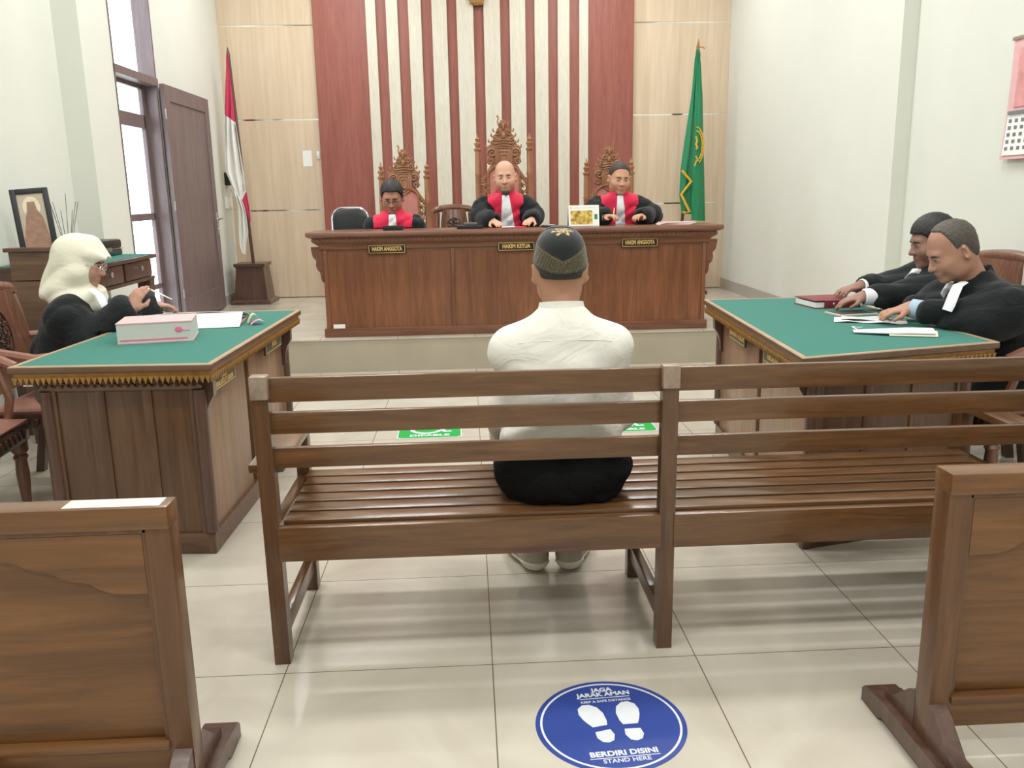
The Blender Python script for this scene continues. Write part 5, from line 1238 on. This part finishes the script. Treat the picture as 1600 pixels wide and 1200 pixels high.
    def q_(X, Y, Z):
        px, py, pz = (X-hd.H[0])/s_, (Y-hd.H[1]+.012)/s_, (Z-hd.H[2])/s_
        return [px*T[0, i]+py*T[1, i]+pz*T[2, i] for i in range(3)]
    X, Y, Z = np.meshgrid(*v.ax, indexing='ij'); x, y, z = q_(X, Y, Z)
    t_ = np.clip((z-.0)/.125, 0, 1); rx = .0895-.022*t_**1.6; ry = .106-.016*t_**1.6
    rad = np.sqrt((x/rx)**2+((y+.006)/ry)**2); body = (rad-1)*.085
    top = z-(.122+.016*np.cos(np.clip(x/.085, -1, 1)*1.5)-.010*np.clip((-y-.02)/.08, 0, 1)**2-.006*np.clip(y/.09, 0, 1)-.004*(np.abs(y) < .012))
    kk = .045; qq = np.maximum(kk-np.abs(body-top), 0)/kk; d = np.maximum(body, top)+qq*qq*kk*.25
    d = np.maximum(d, .028-z+.26*np.clip(y, -.12, .12)); v.D = (d*s_).astype(np.float32)
    def cap_tint(V):
        x, y, z = q_(V[:, 0], V[:, 1], V[:, 2]); col = np.tile(np.array(s(12, 19, 23)[:3]), (len(V), 1))
        edge = .046+.62*np.abs(x)**1.1                                   # band rises from the back seam to the sides
        back = y < .05; zb = z-.26*np.clip(y, -.12, .12)-.028; band = back & (zb > .014) & (z < edge+.004)
        rr = np.sin(x*520+z*300)*np.sin(z*560-x*210)+.5*np.sin(x*900)*np.sin(z*800)
        col[band] = np.array(s(52, 50, 38)[:3]); col[band & (rr > .25)] = np.array(s(98, 88, 56)[:3])
        col[(zb <= .014)] = np.array(s(17, 21, 24)[:3]); e2 = back & (np.abs(z-edge-.003) < .0028); col[e2] = np.array(s(92, 86, 60)[:3])
        ln = back & (np.abs(zb-.021) < .0016) & (np.abs(x) < .05); col[ln] = np.array(s(84, 80, 60)[:3])
        a = np.arctan2((y+.048)*1.15, x); r_ = np.hypot(x, (y+.048)*1.15); m = (z > .09) & (r_ < .026+.009*np.cos(6*a)) & (np.sin(a*6+r_*260)+np.sin(x*800)*np.sin(y*700) > -.15); col[m] = np.array(s(196, 166, 104)[:3])
        return col
    cp = sdf_obj('cap', v, attr_mat('cap velvet', .7, sheen=.25), o, smooth=1, tint=cap_tint)
    add_eyes(o, hd, M['hair'])
make_person('person in cream white shirt and black cap, seated on bench from behind', S, hd, s(176, 132, 108)[:3], outfit, .005, headkw=dict(neck_r=.054))

# ------------------------------------------------------------------ judges
def judge_outfit(bib_w, hair=None, specs=False, jab=(0, .028, .050), beard_mesh=None, bib_top=0.):
    def outfit(o, S, hd):
        f, r = frame(S['fwd']); nk = S['neck']
        v = robe_vol(S); folds(v, .007, [(16, 6, 10, 0, 1), (-13, 8, 22, 1, .9), (30, 12, 6, 2, .5)]); keep_out(v, S)
        w = offset_clip(v, 0, lambda X, Y, Z: .02-Z+0*X+0*Y); w.cap(nk+P(0, 0, .0), nk+P(0, 0, .25), .062, .066, .006, 's'); w.D = np.maximum(w.D, .02-w.grid((slice(None),)*3)[2]).astype(np.float32)
        rb = sdf_obj('robe', w, M['robe'], o, smooth=2)
        U = lambda X, Y: (X-nk[0])*r[0]+(Y-nk[1])*r[1]
        Fd = lambda X, Y: (X-nk[0])*f[0]+(Y-nk[1])*f[1]
        def reg(X, Y, Z):
            u = np.abs(U(X, Y)-0); dz = nk[2]-Z
            return np.maximum(np.maximum(np.maximum(u-bib_w(dz), -.03-Fd(X, Y)+0*Z), dz-.62), off_sleeve(S, X, Y, Z))
        b_ = offset_clip(v, .007, reg); b_.cap(nk+P(0, 0, -.03), nk+P(0, 0, .25), .070, .078, .006, 's')
        c0 = nk+f*.10
        b_.cap(nk+f*.10+P(0, 0, .02), nk+f*.16+P(0, 0, -.5), .030, .020, .006, 's')
        keep_out(b_, S); sdf_obj('red_collar', b_, M['red'], o, smooth=1)
        def regj(X, Y, Z):
            u = U(X, Y)-jab[0]*np.clip((nk[2]-Z)/.3, 0, 1); dz = nk[2]-Z; q = np.clip((dz+.01)/.33, 0, 1)
            return np.maximum(np.maximum(np.abs(u)-(jab[1]+(jab[2]-jab[1])*q), .02-Fd(X, Y)+0*Z), np.maximum(np.maximum(dz-.40, -dz-.018), off_sleeve(S, X, Y, Z, .10)))
        X, Y, Z = np.meshgrid(*v.ax, indexing='ij', sparse=True)
        j_ = Vol.__new__(Vol); j_.lo, j_.h, j_.n, j_.ax = v.lo, v.h, v.n, v.ax
        j_.D = np.maximum(v.D-.020-.0035*np.sin(U(X, Y)*330+0*Z), regj(X, Y, Z)).astype(np.float32); keep_out(j_, S); sdf_obj('jabot', j_, M['white'], o, smooth=1)
        for q in 'RL':
            e = S['wr'+q]-S['el'+q]; L_ = np.linalg.norm(e); mc = Vector(e/L_).to_track_quat('Z', 'Y').to_matrix().to_4x4()
            mb = MB(m=Matrix.Translation(S['wr'+q]-e/L_*.07) @ mc); mb.lathe([(.034, -.02), (.037, 0), (.036, .05), (.031, .054), (.028, .03)], (0, 0, 0), 18); mb.build('shirt_cuff', M['white'], o)
        if hair: hair(o, hd)
        add_eyes(o, hd, M['hair'] if specs or hair else M['stubble'])
        if specs: spectacles(o, hd, M['specs'])
        if beard_mesh: beard_mesh(o, hd)
    return outfit
def seated(x, y, z0, hx, hy, hz, fwd=-90, sh_w=.185, neck_z=None, lean=.0, **kw):
    f, r = frame(fwd); up = P(0, 0, 1); base = P(x, y, 0); nz = neck_z if neck_z else hz-.185
    nb = P(hx, hy, nz)-f*.045
    pel = base+up*(z0+.61); ch = (pel*.42+nb*.58)-up*.02
    S = dict(fwd=fwd, pelvis=pel, chest=ch, neck=nb)
    for q, sg in (('R', 1), ('L', -1)):
        S['sh'+q] = nb+r*sg*sh_w-up*.085; S['hip'+q] = base+r*sg*.09+up*(z0+.58); S['kn'+q] = S['hip'+q]+f*.40-up*.02; S['an'+q] = S['kn'+q]-f*.02-up*.40; S['an'+q][2] = z0+.09; S['to'+q] = S['an'+q]+f*.15-up*.05
        S['el'+q] = S['sh'+q]-up*.26+f*.06+r*sg*.05; S['wr'+q] = S['el'+q]+f*.22; S['hd'+q] = f*1.0-up*.2; S['hn'+q] = -up*1.0
    S.update(kw); return S
dzk = 1.0905
# judge with glasses, reading
S = seated(-.60, 7.47, ZP, -.615, 7.25, 1.338, sh_w=.17, neck_z=1.185, bulk=1.0,
           solid=solids_judge(-.545, .20), elR=P(-.80, 7.36, 1.02), elL=P(-.405, 7.36, 1.02), wrR=P(-.72, 7.22, .98), wrL=P(-.50, 7.22, .98), hdR=P(.7, -.3, -.3), hdL=P(-.7, -.3, -.3), curlR=.5, curlL=.5)
short = lambda y, x: np.interp(y, [-.12, -.06, -.02, .012, .03, .055, .075, .1], [-.05, -.05, -.03, -.012, .03, .066, .072, .072])
make_person('person in judge robe with glasses and dark hair, reading at the desk', S, Head((-.615, 7.25, 1.338), 180, 20, 0, 1.07), s(172, 122, 100)[:3],
            judge_outfit(lambda dz: .165-.10*np.clip(dz-.02, 0, .4), lambda o, hd: hair_cap('hair', o, hd, M['hair'], short, .013), True), .006, ZP, beard=(.25, s(60, 44, 38)[:3]))
# bald chief judge
def goatee(o, hd):
    v = Vol(hd.H-.16, hd.H+.16, .0045); hd.ell(v, (0, .066, -.104), (.030, .022, .026), .01); hd.ell(v, (0, .058, -.118), (.018, .016, .018), .01)
    X, Y, Z = np.meshgrid(*v.ax, indexing='ij', sparse=True); v.D = (v.D+.002*np.sin(X*500)*np.sin(Z*300+Y*200)).astype(np.float32); sdf_obj('beard', v, M['greyhair'], o, smooth=0)
S = seated(.335, 7.47, ZP, .320, 7.24, 1.486, sh_w=.185, neck_z=1.325, bulk=1.0,
           solid=[((.37, 6.825, 1.095), (.11, .09, .0065), 0)]+solids_judge(.335, .228), elR=P(.105, 7.25, 1.17), elL=P(.560, 7.25, 1.17), wrR=P(.205, 6.98, 1.135), wrL=P(.515, 6.98, 1.140), hdR=P(.42, -.9, -.12), hdL=P(-.45, -.9, -.10), hnR=P(.1, -.1, -1), hnL=P(-.1, -.1, -1), curlR=.42, curlL=.42)
make_person('bald person in judge robe with grey goatee, hands on the desk', S, Head((.320, 7.24, 1.486), 176, 4, 3, 1.07), s(206, 158, 132)[:3],
            judge_outfit(lambda dz: .148+.0*dz, None, False, (-.020, .030, .066), goatee), .006, ZP, beard=(.35, s(96, 78, 66)[:3]), headkw=dict(jaw=1.10, cheek=1.06, nose=1.12))
# crew cut judge
S = seated(1.285, 7.47, ZP, 1.268, 7.22, 1.458, sh_w=.185, neck_z=1.305, bulk=1.02,
           solid=solids_judge(1.268, .20), elR=P(1.02, 7.27, 1.16), elL=P(1.54, 7.20, 1.16), wrR=P(1.125, 6.98, 1.150), wrL=P(1.415, 7.00, 1.150), hdR=P(.5, -.8, .18), hdL=P(-.6, -.75, .12), hnR=P(.3, -.5, -1), hnL=P(-.3, -.5, -1), curlR=.65, curlL=.6)
crew = lambda y, x: np.interp(y, [-.12, -.06, -.02, .012, .03, .055, .075, .1], [-.05, -.045, -.02, .0, .04, .076, .086, .086])
J3 = make_person('crew cut person in judge robe holding a pen, leaning forward', S, Head((1.268, 7.22, 1.458), 186, 9, -3, 1.07), s(196, 148, 122)[:3],
            judge_outfit(lambda dz: .155+.0*dz, lambda o, hd: hair_cap('hair', o, hd, M['stubble'], crew, .0035), False, (-.01, .026, .050)), .006, ZP)
t = thing('pen', 'pen in the hand of the crew cut judge', 'pen', (1.165, 6.93, 1.10))
mb = MB(); mb.tube([(0, -.02, .03), (.012, .02, .09), (.02, .045, .125)], [.0025, .004, .004], 7); mb.build('barrel', M['brass'], t)

# ------------------------------------------------------------------ woman with headscarf (left)
S = seated(-1.93, 4.16, 0, -1.815, 4.15, 1.078, fwd=2, sh_w=.155, neck_z=.915, bulk=.95,
           solid=solids_arm(-1.965, 4.10, R_(-90))+[((-1.29, 3.86, .70), (.40, .78, .0715), 0)], elR=P(-1.74, 3.98, .72), elL=P(-1.75, 4.36, .74), wrR=P(-1.575, 4.04, .862), wrL=P(-1.62, 4.44, .83), hdR=P(.35, .25, .75), hdL=P(.7, .5, -.1), hnR=P(.3, .9, -.1), hnL=P(0, 0, -1), curlR=.45, curlL=.5, hs=.92)
S['pelvis'][2] = .60; S['hipR'][2] = S['hipL'][2] = .56; S['knR'][2] = S['knL'][2] = .52
def outfit_w(o, S, hd):
    f, r = frame(S['fwd']); nk = S['neck']
    v = robe_vol(S, .007, .024, (.078, .080, .082), .84); folds(v, .007, [(13, 11, 16, 0, 1), (-16, 8, 14, 1, .9)]); keep_out(v, S)
    w = offset_clip(v, 0, lambda X, Y, Z: .02-Z+0*X+0*Y); sdf_obj('robe', w, M['robe'], o, smooth=2)
    h = .005; v2 = Vol(hd.H-P(.26, .24, .32), hd.H+P(.20, .22, .18), h); a = hd
    a.ell(v2, (0, -.018, .040), (.084, .105, .092), .02); a.ell(v2, (0, -.015, -.05), (.078, .085, .09), .05)
    a.cap(v2, (0, .030, .085), (0, .112, .052), .046, .012, .03); a.cap(v2, (-.05, .04, .05), (-.035, .105, .045), .03, .010, .03); a.cap(v2, (.05, .04, .05), (.035, .105, .045), .03, .010, .03)
    a.ell(v2, (0, .015, -.130), (.072, .072, .042), .04)                                    # wrap under the chin
    v2.ell(nk+P(.0, 0, -.01), (.105, .125, .055), None, .05)
    v2.cap(hd.H+P(-.06, 0, .03), nk+P(-.135, -.03, .035), .075, .022, .05); v2.cap(hd.H+P(-.02, -.05, -.05), nk+P(-.10, -.07, .02), .05, .03, .05)   # straight fall down the back
    v2.cap(nk+P(-.03, -.06, .02), nk+P(.09, -.05, -.035), .05, .03, .04); v2.cap(nk+P(.09, .03, -.0), nk+P(.10, -.02, -.06), .04, .022, .04)
    X, Y, Z = np.meshgrid(*v2.ax, indexing='ij'); Pq = np.stack([X.ravel(), Y.ravel(), Z.ravel()], 1); L = hd.loc(Pq)
    wr = .0035*(1-2*np.abs(np.sin(34*(L[:, 2]*.75-L[:, 1]*.95)+1.2*np.sin(16*L[:, 1]))))*np.clip((.03-L[:, 2])/.06, 0, 1)
    v2.D = (v2.D.ravel()+wr).reshape(v2.D.shape).astype(np.float32)
    face = Head(hd.H, 0, 0, 0, hd.s); face.R = hd.R
    face.ell(v2, (0, .105, -.030), (.054, .075, .082), .008, 's')                            # face opening
    sdf_obj('headscarf', v2, M['hijab'], o, smooth=2)
    def regj(X, Y, Z):
        u = (X-nk[0])*r[0]+(Y-nk[1])*r[1]; dz = nk[2]-Z; F_ = (X-nk[0])*f[0]+(Y-nk[1])*f[1]
        return np.maximum(np.maximum(np.abs(u-.015)-(.026+.05*np.clip(dz, 0, .4)), .02-F_+0*Z), np.maximum(np.maximum(dz-.34, -dz), off_sleeve(S, X, Y, Z, .105)))
    X, Y, Z = np.meshgrid(*v.ax, indexing='ij', sparse=True); j_ = Vol.__new__(Vol); j_.lo, j_.h, j_.n, j_.ax = v.lo, v.h, v.n, v.ax
    j_.D = np.maximum(v.D-.022, regj(X, Y, Z)).astype(np.float32); keep_out(j_, S); sdf_obj('jabot', j_, M['white'], o, smooth=1)
    mb = MB(); mb.tube([tuple(np.array(p)-S['O']) for p in [(-1.755, 4.07, .955), (-1.715, 4.055, .93), (-1.690, 4.045, .875), (-1.670, 4.045, .82), (-1.660, 4.045, .79)]], [.018, .024, .024, .024, .022], 10, .3); mb.build('neck_band', M['white'], o)
    add_eyes(o, hd, M['hair']); spectacles(o, hd, M['silver'])
make_person('person in ivory headscarf and black robe at the left table', S, Head((-1.815, 4.15, 1.078), -84, 16, 0, .98), s(182, 138, 118)[:3], outfit_w, .005, headkw=dict(ears=False))
t = thing('ballpoint_pen', 'white pen raised in the hand of the scarfed woman', 'pen', (-1.49, 4.09, .94))
mb = MB(); mb.tube([(-.03, .0, .02), (.03, .015, -.015), (.08, .03, -.045)], [.004, .004, .0022], 7); mb.build('barrel', M['plastic'], t)

# ------------------------------------------------------------------ lawyers (right)
def lawyer_outfit(hair, jab_u, cuff_mat, rib=None):
    def outfit(o, S, hd):
        f, r = frame(S['fwd']); nk = S['neck']
        v = robe_vol(S, .007, .024, (.084, .078, .054), .74); folds(v, .0075, [(12, 14, 16, 0, 1), (-16, 10, 14, 1, .9), (24, 24, 8, 2, .5)]); keep_out(v, S)
        w = offset_clip(v, 0, lambda X, Y, Z: .02-Z+0*X+0*Y); w.cap(nk+P(0, 0, 0), nk+f*.04+P(0, 0, .25), .062, .068, .006, 's'); w.D = np.maximum(w.D, .02-w.grid((slice(None),)*3)[2]).astype(np.float32)
        rb = sdf_obj('robe', w, M['robe'], o, smooth=2)
        def regj(X, Y, Z):
            u = (X-nk[0])*r[0]+(Y-nk[1])*r[1]-jab_u; dz = nk[2]-Z; F_ = (X-nk[0])*f[0]+(Y-nk[1])*f[1]
            return np.maximum(np.maximum(np.abs(u)-(.030+.03*np.clip(dz, 0, .4)), .02-F_+0*Z), np.maximum(np.maximum(dz-.30, -dz-.012), off_sleeve(S, X, Y, Z, .11)))
        X, Y, Z = np.meshgrid(*v.ax, indexing='ij', sparse=True); j_ = Vol.__new__(Vol); j_.lo, j_.h, j_.n, j_.ax = v.lo, v.h, v.n, v.ax
        j_.D = np.maximum(v.D-.020, regj(X, Y, Z)).astype(np.float32); keep_out(j_, S); sdf_obj('jabot', j_, M['white'], o, smooth=1)
        for q in 'RL':
            e = S['wr'+q]-S['el'+q]; L_ = np.linalg.norm(e); mc = Vector(e/L_).to_track_quat('Z', 'Y').to_matrix().to_4x4()
            mb = MB(m=Matrix.Translation(S['wr'+q]-e/L_*.05) @ mc); mb.lathe([(.036, -.03), (.042, 0), (.041, .045), (.034, .05), (.030, .03)], (0, 0, 0), 20); mb.build('shirt_cuff', cuff_mat, o)
        hair(o, hd); add_eyes(o, hd, M['hair'])
        if rib:
            mb = MB(); mb.tube([tuple(np.array(p)-S['O']) for p in rib], [.018, .022, .0235, .0235, .022], 10, .3); mb.build('neck_band', M['white'], o)
    return outfit
M['bluecuff'] = plain('pale blue cuff', s(170, 192, 212), .8)
S = seated(2.40, 3.60, 0, 2.055, 3.50, 1.088, fwd=178, sh_w=.175, neck_z=.955, bulk=1.08,
           solid=[((1.80, 3.70, .775), (.22, .16, .0150), 0)]+solids_arm(2.40, 3.59, R_(90))+[((1.60, 3.80, .70), (.42, .85, .0715), 0)], elR=P(2.08, 3.70, .84), elL=P(2.11, 3.36, .815), wrR=P(1.95, 3.68, .825), wrL=P(1.895, 3.57, .845), hdR=P(-.9, .1, -.1), hdL=P(-.9, .25, -.22), hnR=P(0, 0, -1), hnL=P(0, 0, -1), curlR=.5, curlL=.55)
S['neck'] = P(2.135, 3.51, .945); S['chest'] = P(2.25, 3.55, .80); S['shR'] = P(2.16, 3.68, .865); S['shL'] = P(2.18, 3.33, .865)
balding = lambda o, hd: hair_cap('hair', o, hd, M['greyhair'], lambda y, x: np.interp(y, [-.12, -.06, -.02, .0, .012, .024, .1], [-.06, -.055, -.035, -.012, .045, .10, .16])-.25*np.maximum(0, .02-x)*(y > .0), .004, .004)
make_person('balding person in black robe leaning over the right table, nearest', S, Head((2.010, 3.50, 1.090), 86, 27, 0, 1.0), s(176, 130, 110)[:3], lawyer_outfit(balding, .03, M['bluecuff'], [(2.045, 3.44, .965), (2.005, 3.415, .955), (1.985, 3.405, .92), (1.970, 3.40, .88), (1.960, 3.40, .855)]), .004)
S = seated(2.50, 4.25, 0, 2.24, 4.08, 1.095, fwd=182, sh_w=.17, neck_z=.95, bulk=1.0,
           solid=[((1.82, 4.26, .79), (.15, .13, .0255), 0), ((1.80, 3.93, .775), (.12, .09, .0085), 0)]+solids_arm(2.45, 4.28, R_(90))+[((1.60, 3.80, .70), (.42, .85, .0715), 0)], elR=P(2.14, 4.32, .84), elL=P(2.16, 4.03, .84), wrR=P(1.99, 4.26, .862), wrL=P(1.90, 4.03, .838), hdR=P(-.9, -.2, -.1), hdL=P(-.95, .1, -.18), hnR=P(0, 0, -1), hnL=P(0, 0, -1), curlR=.5, curlL=.5)
full = lambda y, x: np.interp(y, [-.12, -.06, -.02, .012, .03, .055, .075, .12], [-.06, -.055, -.035, -.02, .02, .05, .056, .056])
make_person('dark haired person in black robe at right table, behind the balding one', S, Head((2.24, 4.08, 1.095), 84, 14, 0, 1.0), s(150, 112, 98)[:3], lawyer_outfit(lambda o, hd: hair_cap('hair', o, hd, M['hair'], full, .012, .005), .02, M['white']), .005)
